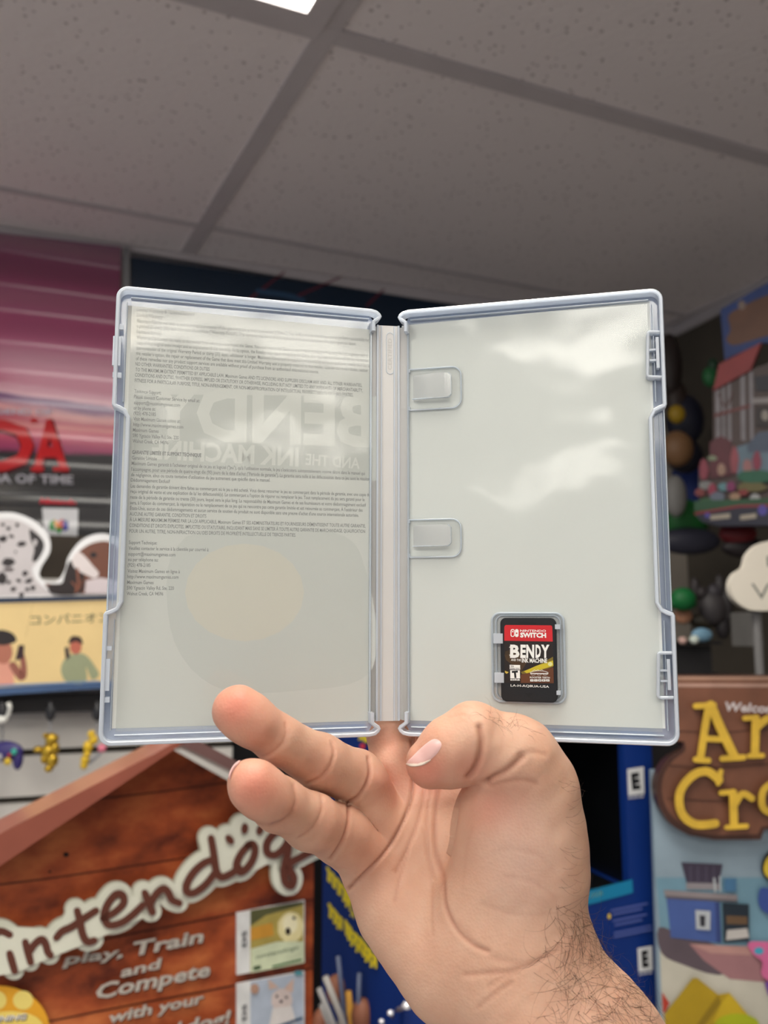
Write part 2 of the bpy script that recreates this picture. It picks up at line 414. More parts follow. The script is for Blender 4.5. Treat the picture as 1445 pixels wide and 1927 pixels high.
W_ = 103.0; HH = 85.0; BK = -5.2
case = tag(empty('game_case', SC), 'open translucent plastic game case held upright by its spine in the hand', 'game case')
case_shell = {}
for H, nm, side, yn in ((HL, 'front_cover', -1, (766, 1150)), (HR, 'back_cover', 1, (766, 1152))):
    xo = 210 if H is HL else 1258
    v1 = H.uv(xo, yn[0])[1]; v0 = H.uv(xo, yn[1])[1]
    N = 5.2
    path = [(2.2, 76.0), (2.2, 79.6), (0.2, 81.0), (-0.4, 82.2), (0.2, 83.4), (1.6, 84.5), (4.0, HH)]
    path += arc(W_ - 4.5, HH - 4.5, 4.5, 90, 0)
    path += [(W_, v1 + 1.2), (W_ - 0.6, v1 + 0.2), (W_ - 2.2, v1 - 0.4), (W_ - 4.0, v1 - 1.3), (W_ - N, v1 - 3.4)]
    path += [(W_ - N, v0 + 3.4), (W_ - 4.0, v0 + 1.3), (W_ - 2.2, v0 + 0.4), (W_ - 0.6, v0 - 0.2), (W_, v0 - 1.2)]
    path += arc(W_ - 4.5, -HH + 4.5, 4.5, 0, -90)
    path += [(4.0, -HH), (1.6, -84.5), (0.2, -83.4), (-0.4, -82.2), (0.2, -81.0), (2.2, -79.6), (2.2, -76.0)]
    q = MB(); wall_ribbon(q, H, path, 1.5, BK, 0.0, m_frost, side=-1)
    cover = q.build(nm, case); case_shell[nm] = cover
    # clear base plate (slightly smaller than the wall), with its outer flange beside the thumb notch
    out = [(1.0, -79.5)] + [(4.0, -HH + .3)] + arc(W_ - 4.5, -HH + 4.5, 4.3, -90, 0) + [(W_ - .2, v0 - 1), (W_ - 0.9, v0 + 1), (W_ - 0.9, v1 - 1), (W_ - .2, v1 + 1)] + arc(W_ - 4.5, HH - 4.5, 4.3, 0, 90) + [(4.0, HH - .3), (1.0, 79.5)]
    q = MB(); plate(q, H, out, BK, BK + 0.35, m_clear)
    wall_ribbon(q, H, [(W_ - 0.8, v0 + 0.4), (W_ - 0.8, v1 - 0.4)], 0.5, BK + 0.2, -2.2, m_edge, side=1)
    wall_ribbon(q, H, [(W_ - 2.6, v0 + 1.5), (W_ - 2.6, v1 - 1.5)], 0.25, BK + 0.2, BK + 1.4, m_edge, side=1)
    q.build('outer_flange', cover)
    q = MB(); plate(q, H, [(-1.0, -79.3), (3.5, -79.3), (3.5, 79.3), (-1.0, 79.3)], BK + 0.36, BK + 0.5, m_milk); q.build('hinge_strip', cover)
    # second inner ledge, parallel to the wall
    q = MB()
    led = [(4.2, 81.6)] + [(W_ - 5.2, 81.6)]
    wall_ribbon(q, H, led, 0.45, BK + 0.3, BK + 2.0, m_edge, side=1)
    wall_ribbon(q, H, [(u, -v) for u, v in led][::-1], 0.45, BK + 0.3, BK + 2.0, m_edge, side=1)
    wall_ribbon(q, H, [(2.9, 79.0), (2.9, -79.0)], 0.7, BK + 0.3, -3.2, m_edge, side=1)
    wall_ribbon(q, H, [(W_ - 3.6, 80), (W_ - 3.6, v1 + 3)], 0.35, BK + 0.3, -2.8, m_edge, side=-1)
    wall_ribbon(q, H, [(W_ - 3.6, v0 - 3), (W_ - 3.6, -80)], 0.35, BK + 0.3, -2.8, m_edge, side=-1)
    q.build('inner_ledge', cover)
    q = MB()
    plate(q, H, [(3.4, -80.6), (W_ - 5.6, -80.6), (W_ - 5.6, 80.6), (3.4, 80.6)], BK + 0.75, BK + 0.9, m_lens)
    q.build('inner_plate', cover)
# latch pieces
def photo_box(mb, H, x0, y0, x1, y1, w0, w1, material):
    a = H.uv(x0, y0, w1); b = H.uv(x1, y1, w1)
    bx(mb, H, min(a[0], b[0]), min(a[1], b[1]), max(a[0], b[0]), max(a[1], b[1]), w0, w1, material)
for (xs, ys) in ((0, 0), (-11, 606)):
    f = case_shell['front_cover']
    for (x0, y0, x1, y1, a, b) in ((219, 609, 231, 620, -3.2, -1.0), (213, 632, 226, 688, -2.5, -0.6), (212, 700, 228, 711, -3.2, -1.0)) if ys == 0 else \
            ((200, 1216, 210, 1224, -3.2, -1.0), (195, 1240, 205, 1300, -2.5, -0.6), (194, 1312, 206, 1322, -3.2, -1.0)):
        q = MB(); photo_box(q, HL, x0, y0, x1, y1, a, b, m_frost); q.build('latch_tab', f)
for (x0, x1, y0, y1) in ((1216, 1250, 622, 712), (1236, 1272, 1226, 1316)):
    b_ = case_shell['back_cover']
    P = lambda x, y: HR.uv(x, y, -1.0)
    q = MB()
    a = P(x1, y0); c = P(x0, y0); d = P(x0, y1); e = P(x1, y1)
    r = 1.4
    pth = [a, (c[0] + r, c[1])] + arc(c[0] + r, c[1] - r, r, 90, 180, 4)[1:] + arc(d[0] + r, d[1] + r, r, 180, 270, 4) + [e]
    wall_ribbon(q, HR, pth, 1.1, BK + 0.3, -0.8, m_frost, side=1)
    um = (c[0] * 0.42 + a[0] * 0.58); vt = c[1] * 0.84 + d[1] * 0.16; vb = c[1] * 0.2 + d[1] * 0.8
    bx(q, HR, um - 0.55, vb, um + 0.55, vt, BK + 1, -0.6, m_frost)
    for k in (0.4, 0.62): bx(q, HR, c[0] + 0.9, c[1] * (1 - k) + d[1] * k - 0.35, um, c[1] * (1 - k) + d[1] * k + 0.35, BK + 1, -1.5, m_frost)
    q.build('latch_loop', b_)

# spine
sp = MB()
class SpH:
    P = SP; g = 1
    def at(s, u, v, w): return SP.at(u * MM, v * MM, w * MM)
    def uv(s, x, y, w=0.0):
        Q = Plane(SP.o + SP.n * (w * MM), SP.ex, SP.ey); a, b = Q.hit(x, y); return (a * 1000, b * 1000)
HS = SpH()
bx(sp, HS, -4.6, -79.8, 4.6, 80.0, BK - 0.1, BK + 0.35, m_milk)
for u0, u1, hgt in ((-4.7, -4.0, 1.3), (4.0, 4.7, 1.3), (-2.9, -2.4, .55), (2.4, 2.9, .55)):
    bx(sp, HS, u0, -79.6, u1, 79.8, BK + 0.3, BK + 0.35 + hgt, m_frost)
spine = sp.build('spine', case)
q = MB()
cu, cv = HS.uv(734, 665, BK + .4)
cap = [(cu + x, cv + y) for x, y in (arc(0, 7.2, 1.7, 0, 180) + arc(0, -7.2, 1.7, 180, 360))]
wall_ribbon(q, HS, cap, 0.28, BK + 0.3, BK + 0.62, m_edge, closed=True)
q.build('moulded_oval', spine)
A = Art(Plane(SP.at(0, 0, (BK + 0.4) * MM), SP.ex, SP.ey), eps=0.00002, uv=False)
A.text(mat((205, 203, 198), .4), 'CERTIFIED', (733.5, 696), (733.5, 637), 7, bold=0.01)
A.build('moulded_lettering', spine)
A = Art(Plane(SP.at(0, 0, (BK + 0.4) * MM), SP.ex, SP.ey), eps=0.00002, uv=False)
for k in range(3):
    a0 = math.radians(90 + 120 * k)
    A.stroke(mat((205, 203, 198), .4), [(731 + 6 * math.cos(a0 + t), 1301 - 6 * math.sin(a0 + t)) for t in (0, .5, 1.0, 1.5)], 1.6)
A.build('moulded_recycling_mark', spine)

# printed cover sheet ---------------------------------------------------------------
m_paper2 = mat((222, 224, 219), 0.55, spec=0.3, noise=0.012, nscale=12)
m_paper = mat((230, 233, 230), 0.55, spec=0.3, noise=0.012, nscale=12)
PW = BK + 0.5
def sheet(H, quad, name):
    c = [H.uv(x, y, PW) for x, y in quad]
    q = MB(); plate(q, H, c, PW - 0.12, PW, m_paper2 if H is HL else m_paper)
    return q.build(name, case)
sheetL = sheet(HL, [(210, 1371), (711, 1356), (713, 622), (241, 575)], 'cover_sheet')
sheetR = sheet(HR, [(756, 1355), (1252, 1371), (1222, 567), (756, 613)], 'cover_sheet')
INK = (118, 120, 119)
pl = Plane(LP.at(0, 0, (PW + 0.02) * MM), LP.ex, LP.ey)
A = Art(pl, eps=0.000003, rough=0.6, noise=0)
def c1(x, y): return (180 + x / 2.58, 520 + y / 2.58)
def c2(x, y): return (180 + x / 2.58, 960 + y / 2.58)
# faint reversed show-through of the cover lettering
sh_d = (202, 205, 200); sh_l = (224, 226, 220)
A.poly(sh_d, [(255, 742), (709, 745), (709, 905), (250, 890)])
A.poly(mat((212, 215, 210), .6, noise=0), spline([(350, 1010), (620, 1000), (690, 1080), (700, 1260), (560, 1300), (400, 1290), (320, 1180)], 5, True))
A.ell((222, 218, 203), 460, 1115, 112, 92)
A.text(sh_l, 'BENDY', (700, 792), (275, 772), 92, bold=0.035, mirror=True)
A.text(sh_l, 'AND THE', (677, 872), (575, 864), 20, bold=0.02, mirror=True)
A.text(sh_l, 'INK MACHINE', (562, 860), (285, 845), 33, bold=0.03, mirror=True)
TXTS = [
 (200,160,480,'Limited Warranty & Technical Support'),
 (200,187,325,'Limited Warranty'),
 (200,215,1328,'Maximum Games warrants to you, the original purchaser of this game medium and software within ("Game"), that under normal use the Game will perform substantially for'),
 (200,240,1265,'a period of ninety (90) days from date of purchase ("Warranty Period"). The warranty shall be void if the defect in the Game has arisen through neglect or abuse.'),
 (200,268,322,'Exclusive Remedy'),
 (198,295,1320,'Warranty Claims must be made to the retailer from whom you purchased the Game. You must return the Game to your retailer during the Warranty Period, together with a'),
 (198,321,1325,'copy of the original sales receipt and an explanation of the defect(s). At its option, the Retailer may repair or replace the Game. Any replacement Game will be warranted for'),
 (197,347,1332,"the remainder of the original Warranty Period or thirty (30) days), whichever is longer. Maximum Games and its supplier's entire liability and your exclusive remedy shall be, at"),
 (196,373,1322,"the retailer's option, the repair or replacement of the Game that does meet this Limited Warranty and is properly returned to the retailer. Outside the United States, neither"),
 (195,398,1082,'of these remedies nor any product support services are available without proof of purchase from an authorized international source.'),
 (193,425,553,'NO OTHER WARRANTIES, CONDITIONS OR DUTIES'),
 (193,452,1293,'TO THE MAXIMUM EXTENT PERMITTED BY APPLICABLE LAW, Maximum Games AND ITS LICENSORS AND SUPPLIERS DISCLAIM ANY AND ALL OTHER WARRANTIES,'),
 (191,478,1296,'CONDITIONS AND DUTIES, WHETHER EXPRESS, IMPLIED OR STATUTORY OR OTHERWISE, INCLUDING BUT NOT LIMITED TO ANY WARRANTY OF MERCHANTABILITY,'),
 (190,505,1250,'FITNESS FOR A PARTICULAR PURPOSE, TITLE, NON-INFRINGEMENT, OR NON-MISAPPROPRIATION OF INTELLECTUAL PROPERTY RIGHTS OF THIRD PARTIES.'),
 (188,557,318,'Technical Support:'),
 (186,584,505,'Please contact Customer Service by email at:'),
 (186,612,410,'support@maximumgames.com'),
 (184,638,290,'or by phone at:'),
 (184,664,292,'(925) 478-2185'),
 (183,691,412,'Visit Maximum Games online at:'),
 (183,718,425,'http://www.maximumgames.com'),
 (181,745,306,'Maximum Games'),
 (180,772,403,'590 Ygnacio Valley Rd, Ste. 220'),
 (180,799,353,'Walnut Creek, CA 94596'),
 (177,853,513,'GARANTIE LIMITÉE ET SUPPORT TECHNIQUE'),
 (176,880,297,'Garantie Limitée'),
 (175,907,1307,"Maximum Games garantit à l'acheteur original de ce jeu et logiciel (\"Jeu\"), qu'à l'utilisation normale, le jeu s'exécutera substantiellement comme décrit dans le manuel qui"),
 (173,935,1330,"l'accompagne, pour une période de quatre-vingt dix (90) jours de la date d'achat (\"Période de garantie\"). La garantie sera nulle si les défectuosités dans ce jeu sont le résultat"),
 (172,962,847,"de négligence, abus ou toute tentative d'utilisation du jeu autrement que spécifié dans le manuel."),
 (171,988,361,'Dédommagement Exclusif'),
 (170,1017,1331,'Les demandes de garantie doivent être faites au commerçant où le jeu a été acheté. Vous devez retourner le jeu au commerçant dans la période de garantie, avec une copie du'),
 (169,1043,1305,"reçu original de vente et une explication de la/ les défectuosité(s). Le commerçant a l'option de réparer ou remplacer le jeu. Tout remplacement du jeu sera garanti pour le"),
 (168,1071,1312,'reste de la période de garantie ou trente (30) jours, lequel sera le plus long. La responsabilité de Maximum Games et de ses fournisseurs et votre dédommagement exclusif'),
 (167,1098,1296,"sera, à l'option du commerçant, la réparation ou le remplacement de ce jeu qui ne rencontre pas cette garantie limitée et est retournée au commerçant. À l'extérieur des"),
 (167,1125,1277,"États-Unis, aucun de ces dédommagements et aucun service de soutien du produit ne sont disponible sans une preuve d'achat d'une source internationale autorisée."),
 (165,1153,537,'AUCUNE AUTRE GARANTIE, CONDITION ET DROITS'),
 (165,1180,1310,'À LA MESURE MAXIMUM PERMISE PAR LA LOI APPLICABLE, Maximum Games ET SES ADMINISTRATEURS ET FOURNISSEURS DÉMENTISSENT TOUTE AUTRE GARANTIE,'),
 (164,1208,1308,'CONDITIONS ET DROITS EXPLICITES, IMPLICITES OU STATUTAIRE, INCLUDANT MAIS SANS SE LIMITER À TOUTE AUTRE GARANTIE DE MARCHANDAGE, QUALIFICATION'),
 (163,1236,972,'POUR UN AUTRE, TITRE, NON-INFRACTION OU DES DROITS DE PROPRIÉTÉ INTELLECTUELLE DE TIERCES PARTIES.'),
 (161,1291,298,'Support Technique:'),
 (160,1319,550,'Veuillez contacter le service à la clientèle par courriel à:'),
 (158,1347,387,'support@maximumgames.com'),
 (157,1374,304,'ou par téléphone au:'),
 (156,1401,266,'(925) 478-2185'),
 (155,1430,409,'Visitez Maximum Games en ligne à'),
 (154,1457,402,'http://www.maximumgames.com'),
 (153,1485,281,'Maximum Games'),
 (152,1512,380,'590 Ygnacio Valley Rd, Ste. 220'),
 (151,1540,328,'Walnut Creek, CA 94596')]
kk = A.k
for (x0, y, x1, t) in TXTS:
    A.k = kk
    p0 = c1(x0, y); u, v = pl.hit(*p0)
    # end point: same height on the sheet, at the photographed right end
    yy = p0[1] + 0
    for _ in range(8):
        e = pl.hit(180 + x1 / 2.58, yy); yy += (e[1] - v) / MM * 4.8
    A.text(INK, t, p0, (180 + x1 / 2.58, yy), 6.6, bold=0.012 if 'GARANTIE LIM' not in t else 0.035)
A.build('warranty_text', sheetL)
# booklet clips ----------------------------------------------------------------------
b_ = case_shell['back_cover']
for (y0, y1) in ((690, 773), (973, 1050)):
    P = lambda x, y: HR.uv(x, y, -3.4)
    a = P(770, y0 + 4); c = P(868, y0); d = P(872, y1); e = P(771, y1)
    r = 4.0; q = MB()
    pth = [a, (c[0] - r, a[1])] + arc(c[0] - r, a[1] - r, r, 90, 0, 6)[1:] + arc(c[0] - r, e[1] + r, r, 0, -90, 6) + [e]
    wall_ribbon(q, HR, pth, 0.55, BK + 0.9, -3.4, m_edge, side=-1)
    q.tube([HR.at(a[0], a[1] - .2, -3.7), HR.at(a[0], a[1] - 1.6, -3.7)], 0.0004, m_edge)
    q.tube([HR.at(a[0], e[1] + .2, -3.7), HR.at(a[0], e[1] + 1.6, -3.7)], 0.0004, m_edge)
    clip = q.build('booklet_clip', b_)
    # springy tongue rising towards the reader
    q = MB(); u0 = a[0] + 1.5; u1 = P(850, y0)[0]; vt = P(800, y0 + 15)[1]; vb = P(800, y1 - 21)[1]
    rows = []
    for i in range(13):
        t = i / 12; u = u0 + (u1 - u0) * t; wv = BK + 1.2 + 2.6 * math.sin(t * math.pi * 0.62) 
        rr = 0.0 if t < 0.85 else (t - 0.85) / 0.15 * 1.2
        rows.append((u, wv, vt - rr, vb + rr))
    for thick, mm in ((0.5, m_edge),):
        vs = []; fs = []
        for (u, wv, a1, b1) in rows:
            vs += [HR.at(u, a1, wv), HR.at(u, b1, wv), HR.at(u, b1, wv - thick), HR.at(u, a1, wv - thick)]
        for i in range(12):
            for k in range(4): fs.append((i * 4 + k, (i + 1) * 4 + k, (i + 1) * 4 + (k + 1) % 4, i * 4 + (k + 1) % 4))
        fs += [(0, 1, 2, 3), (51, 50, 49, 48)]
        q.add(vs, fs, m_tray)
    wall_ribbon(q, HR, [(u0, vb), (u1 - 1.2, vb), (u1, vb + 1.2), (u1, vt - 1.2), (u1 - 1.2, vt)], 0.35, BK + 2.4, BK + 3.4, m_edge, side=1)
    q.build('tongue', clip)
# cartridge holder -------------------------------------------------------------------
P = lambda x, y: HR.uv(x, y, -2.5)
c0 = P(925, 1322); c1_ = P(1062, 1152)
def rrect(u0, v0, u1, v1, r, n=6):
    return arc(u1 - r, v1 - r, r, 0, 90, n) + arc(u0 + r, v1 - r, r, 90, 180, n) + arc(u0 + r, v0 + r, r, 180, 270, n) + arc(u1 - r, v0 + r, r, 270, 360, n)
q = MB()
U0, V0 = c0; U1, V1 = c1_
wall_ribbon(q, HR, rrect(U0, V0, U1, V1, 3.5), 0.8, BK + 0.9, -3.2, m_edge, closed=True, side=1)
wall_ribbon(q, HR, rrect(U0 + 1.6, V0 + 1.0, U1 - 1.4, V1 - 1.0, 3.0), 0.6, BK + 0.9, -3.6, m_edge, closed=True, side=1)
plate(q, HR, rrect(U0 + .5, V0 + .5, U1 - .5, V1 - .5, 3), BK + 0.95, BK + 1.1, m_tray)
tray = q.build('cartridge_holder', b_)
k0 = HR.uv(943, 1320, -1.2); k1 = HR.uv(1046, 1163, -1.2)
CU0, CV0, CU1, CV1 = k0[0], k0[1], k1[0], k1[1]
for (x0, y0, x1, y1) in ((928, 1192, 946, 1211), (930, 1266, 948, 1285), (1044, 1175, 1054, 1184), (1047, 1300, 1055, 1308)):
    q = MB(); photo_box(q, HR, x0, y0, x1, y1, BK + 1, -0.7, m_frost); q.build('holding_clip', tray)
# the game card itself ----------------------------------------------------------------
m_card = mat((20, 21, 25), 0.42, spec=0.4, noise=0.03)
card = tag(empty('game_card', HR.at((CU0 + CU1) / 2, (CV0 + CV1) / 2, -3)), 'small black game card with red-topped label clipped into the right half of the open case', 'game card')
q = MB(); body = rrect(CU0, CV0, CU1, CV1, 2.2)
wT = -1.3
q.prism([HR.at(u, v, wT) for u, v in rrect(CU0 + .3, CV0 + .3, CU1 - .3, CV1 - .3, 2.0)], HR.P.n * (-2.4 * MM), m_card)
q.prism([HR.at(u, v, wT - .3) for u, v in body], HR.P.n * (-1.9 * MM), m_card)
q.build('shell', card)
A = Art(Plane(RP.at(0, 0, (wT + 0.03) * MM), RP.ex, RP.ey), eps=0.000012, rough=0.4, noise=0)
def k(x, y): return (900 + x / 8.028, 1130 + y / 8.028)
def ks(L): return [k(*p) for p in L]
A.poly((13, 13, 16), ks([(610, 320), (870, 326), (870, 352), (612, 348)]))
A.poly((13, 13, 16), ks([(700, 1395), (830, 1400), (765, 1465)]))
A.poly((198, 32, 40), ks([(393, 400), (402, 380), (420, 370), (1090, 376), (1110, 384), (1117, 402), (1124, 620), (392, 608)]))
A.poly((34, 24, 20), ks([(392, 610), (1124, 620), (1140, 1255), (400, 1245)]))
A.poly((70, 50, 26), ks([(396, 820), (560, 740), (760, 900), (640, 1080), (420, 900)]))
A.poly((118, 100, 32), ks([(640, 1080), (860, 1000), (1128, 850), (1132, 1000), (900, 1080), (660, 1110)]))
A.poly((196, 178, 40), ks([(690, 1070), (880, 985), (1128, 905), (1134, 985), (930, 1050), (730, 1100)]))
A.ell((214, 214, 150), *k(1085, 960), 4.2, 4.0, n=14)
A.poly((96, 54, 28), ks([(640, 1120), (1134, 1010), (1138, 1250), (640, 1246)]))
A.poly((60, 44, 24), ks([(410, 770), (490, 740), (500, 800), (400, 830)]))
A.poly((196, 170, 70), ks([(402, 1062), (460, 1082), (430, 1108), (404, 1090)]))
WHT = (236, 236, 232)
A.text(WHT, 'NINTENDO', k(632, 457), k(1022, 460), 4.0, bold=0.02)
A.text(WHT, 'SWITCH', k(632, 521), k(1024, 526), 8.2, bold=0.05)
def rr(x0, y0, x1, y1, r): return [k(*p) for p in rrect(x0, y0, x1, y1, r, 4)]
A.poly(WHT, rr(488, 432, 549, 549, 26)); A.poly((198, 32, 40), rr(500, 444, 539, 537, 18)); A.ell(WHT, *k(520, 470), 1.4, 1.4)
A.poly((198, 32, 40), ks([(548, 430), (566, 430), (566, 552), (548, 552)]))
A.poly(WHT, rr(553, 432, 608, 552, 26)); A.ell((198, 32, 40), *k(580, 494), 1.5, 1.5)
for s_, x0_, x1_ in (('B', 478, 622), ('E', 634, 718), ('N', 722, 846), ('D', 862, 946), ('Y', 950, 1076)):
    A.text(WHT, s_, k(x0_, 766), k(x1_, 768), 22.5, bold=0.045, shear=0.03)
A.poly(WHT, ks([(465, 715), (490, 676), (560, 672), (530, 720), (510, 700)])); A.poly(WHT, ks([(465, 815), (520, 830), (560, 850), (510, 860), (480, 845)]))
A.text(WHT, 'AND THE', k(495, 896), k(645, 900), 4.0, bold=0.015)
A.text(WHT, 'INK MACHINE', k(658, 904), k(1040, 910), 7.6, bold=0.03)
A.poly(WHT, ks([(474, 970), (632, 974), (634, 1044), (476, 1040)])); A.text((20, 20, 20), 'TEEN', k(486, 992), k(538, 994), 2.6, bold=.02); A.text((20, 20, 20), 'ESRB.ORG', k(486, 1024), k(622, 1026), 2.2, bold=.02)
A.poly(WHT, ks([(482, 1052), (628, 1054), (632, 1178), (484, 1176)])); A.text((14, 14, 14), 'T', k(512, 1118), k(602, 1112), 11.5, bold=.07)
A.text(WHT, 'ESRB', k(486, 1196), k(630, 1198), 2.6, bold=.04)
A.stroke(WHT, ks([(785, 1085), (840, 1068), (920, 1062), (1000, 1068), (1055, 1090)]), 0.9)
A.stroke(WHT, ks([(790, 1100), (1052, 1104)]), 1.6)
for cx_ in (830, 920, 1010): A.stroke(WHT, [k(cx_ + 40 * math.cos(t), 1100 + 26 * math.sin(t)) for t in np.linspace(0.2, 2.9, 6)], 0.5)
for cx_ in (850, 900, 960): A.stroke(WHT, ks([(cx_ - 30, 1062), (cx_, 1045), (cx_ + 20, 1058)]), 0.4)
A.text(WHT, 'ROOSTER TEETH', k(780, 1160), k(1080, 1166), 3.2, bold=0.02)
for i, s_ in enumerate('GAMES'):
    x = 786 + i * 60; A.poly(WHT, ks([(x, 1188), (x + 50, 1189), (x + 50, 1222), (x, 1221)])); A.text((30, 20, 16), s_, k(x + 14, 1205), k(x + 36, 1205), 2.2, bold=0.02)
A.text(WHT, 'LA-H-AQ8UA-USA', k(490, 1280), k(1070, 1300), 4.2, bold=0.012)
A.build('label', card)
# ------------------------------------------------------------------ the hand
def hp(x, y, d): return np.array([(x - CX) / F * d, -(y - CY) / F * d, d], dtype=np.float32)
VOX = 0.75
X0, X1, Y0, Y1, Z0, Z1 = -98, 112, -226, -28, 246, 372
gx = np.arange(X0, X1, VOX, dtype=np.float32); gy = np.arange(Y0, Y1, VOX, dtype=np.float32); gz = np.arange(Z0, Z1, VOX, dtype=np.float32)
class Box: pass
def cone(A_, B_, ra, rb, P, fl=None):
    """rounded cone distance from points P"""
    ba = B_ - A_; L2 = float(ba @ ba)
    t = np.clip(((P - A_) @ ba) / L2, 0, 1).astype(np.float32)
    q = P - A_ - t[:, None] * ba
    return np.sqrt((q * q).sum(1)) - (ra + (rb - ra) * t)
def elli(c, r, rot, P):
    q = (P - c) @ rot / r
    k0 = np.sqrt((q * q).sum(1)); k1 = np.sqrt(((q / r) ** 2).sum(1)) + 1e-6
    return k0 * (k0 - 1) / k1
def smin(a, b, k):
    h = np.maximum(k - np.abs(a - b), 0) / k
    return np.minimum(a, b) - h * h * k * 0.25
def C(a, b): return ('c', hp(*a[:3]), hp(*b[:3]), a[3], b[3])
def E(c, r, ang=0): 
    a = math.radians(ang); M_ = np.array([[math.cos(a), -math.sin(a), 0], [math.sin(a), math.cos(a), 0], [0, 0, 1]], dtype=np.float32)
    return ('e', hp(*c), np.array(r, dtype=np.float32), M_)
def chain(*j): return [C(j[i], j[i + 1]) for i in range(len(j) - 1)]
# x, y in the photograph, distance and radius in millimetres
palm = [
    C((708, 1652, 320, 11.5), (865, 1832, 310, 16)), C((722, 1590, 326, 11.5), (880, 1830, 313, 18)),
    C((768, 1545, 331, 13.0), (925, 1810, 313, 18)), C((838, 1520, 333, 13.5), (960, 1790, 313, 18)),
    C((898, 1500, 330, 14.0), (990, 1770, 312, 18)),
    C((745, 1722, 316, 13.5), (838, 1836, 305, 15)),                       # heel of the little-finger side
    C((1010, 1478, 303, 12.6), (1014, 1740, 303, 17.0)),                      # thumb metacarpal
    C((1018, 1560, 302, 13.0), (1020, 1640, 302, 13.4)),
    E((968, 1590, 303), (22.5, 30, 15.5), 12),                                # ball of the thumb
    E((930, 1690, 301), (20, 19, 12.5), 0),
    C((905, 1790, 303, 20), (1052, 1990, 292, 21.5)), C((985, 1760, 304, 19), (1118, 1960, 294, 21.5)),
    C((1052, 1990, 292, 21.5), (1210, 2230, 284, 25)), C((1118, 1960, 294, 21.5), (1290, 2190, 285, 25)),
]
pinky = chain((690, 1614, 320, 11.0), (636, 1568, 308, 10.0), (585, 1546, 292, 9.2), (524, 1513, 280, 8.35), (475, 1475, 270, 7.75))
pinky += [E((492, 1492, 272), (10.5, 8.0, 8.2), -40)]
ring = chain((712, 1560, 326, 11.5), (672, 1464, 318, 9.8), (602, 1434, 305, 9.5), (522, 1390, 292, 7.9), (446, 1336, 286, 8.05))
ring += [E((466, 1352, 286), (11.0, 8.4, 8.5), -38)]
middle = chain((775, 1545, 333, 12.5), (742, 1440, 338, 9.6), (732, 1376, 343, 8.8), (724, 1270, 353, 8.9), (722, 1160, 366, 8.2))
index = chain((862, 1515, 334, 12.5), (822, 1430, 339, 9.8), (802, 1360, 344, 9.2), (780, 1260, 355, 9.0), (772, 1150, 367, 8.2))
thumb = chain((1012, 1480, 301, 12.8), (985, 1432, 299, 12.2), (893, 1390, 298, 11.9))
thumb += [E((955, 1415, 299), (14, 12.0, 12), 28)]
tip = chain((890, 1386, 298, 11.9), (848, 1408, 297, 10.6), (806, 1434, 297, 7.9)) + [E((858, 1424, 298), (12.0, 9.6, 10.2), 28), C((870, 1430, 298, 8.8), (812, 1444, 298, 7.0))]

def chain_sd(prims, P, k):
    d = None
    for p in prims:
        e = cone(p[1], p[2], p[3], p[4], P) if p[0] == 'c' else elli(p[1], p[2], p[3], P)
        d = e if d is None else smin(d, e, k)
    return d
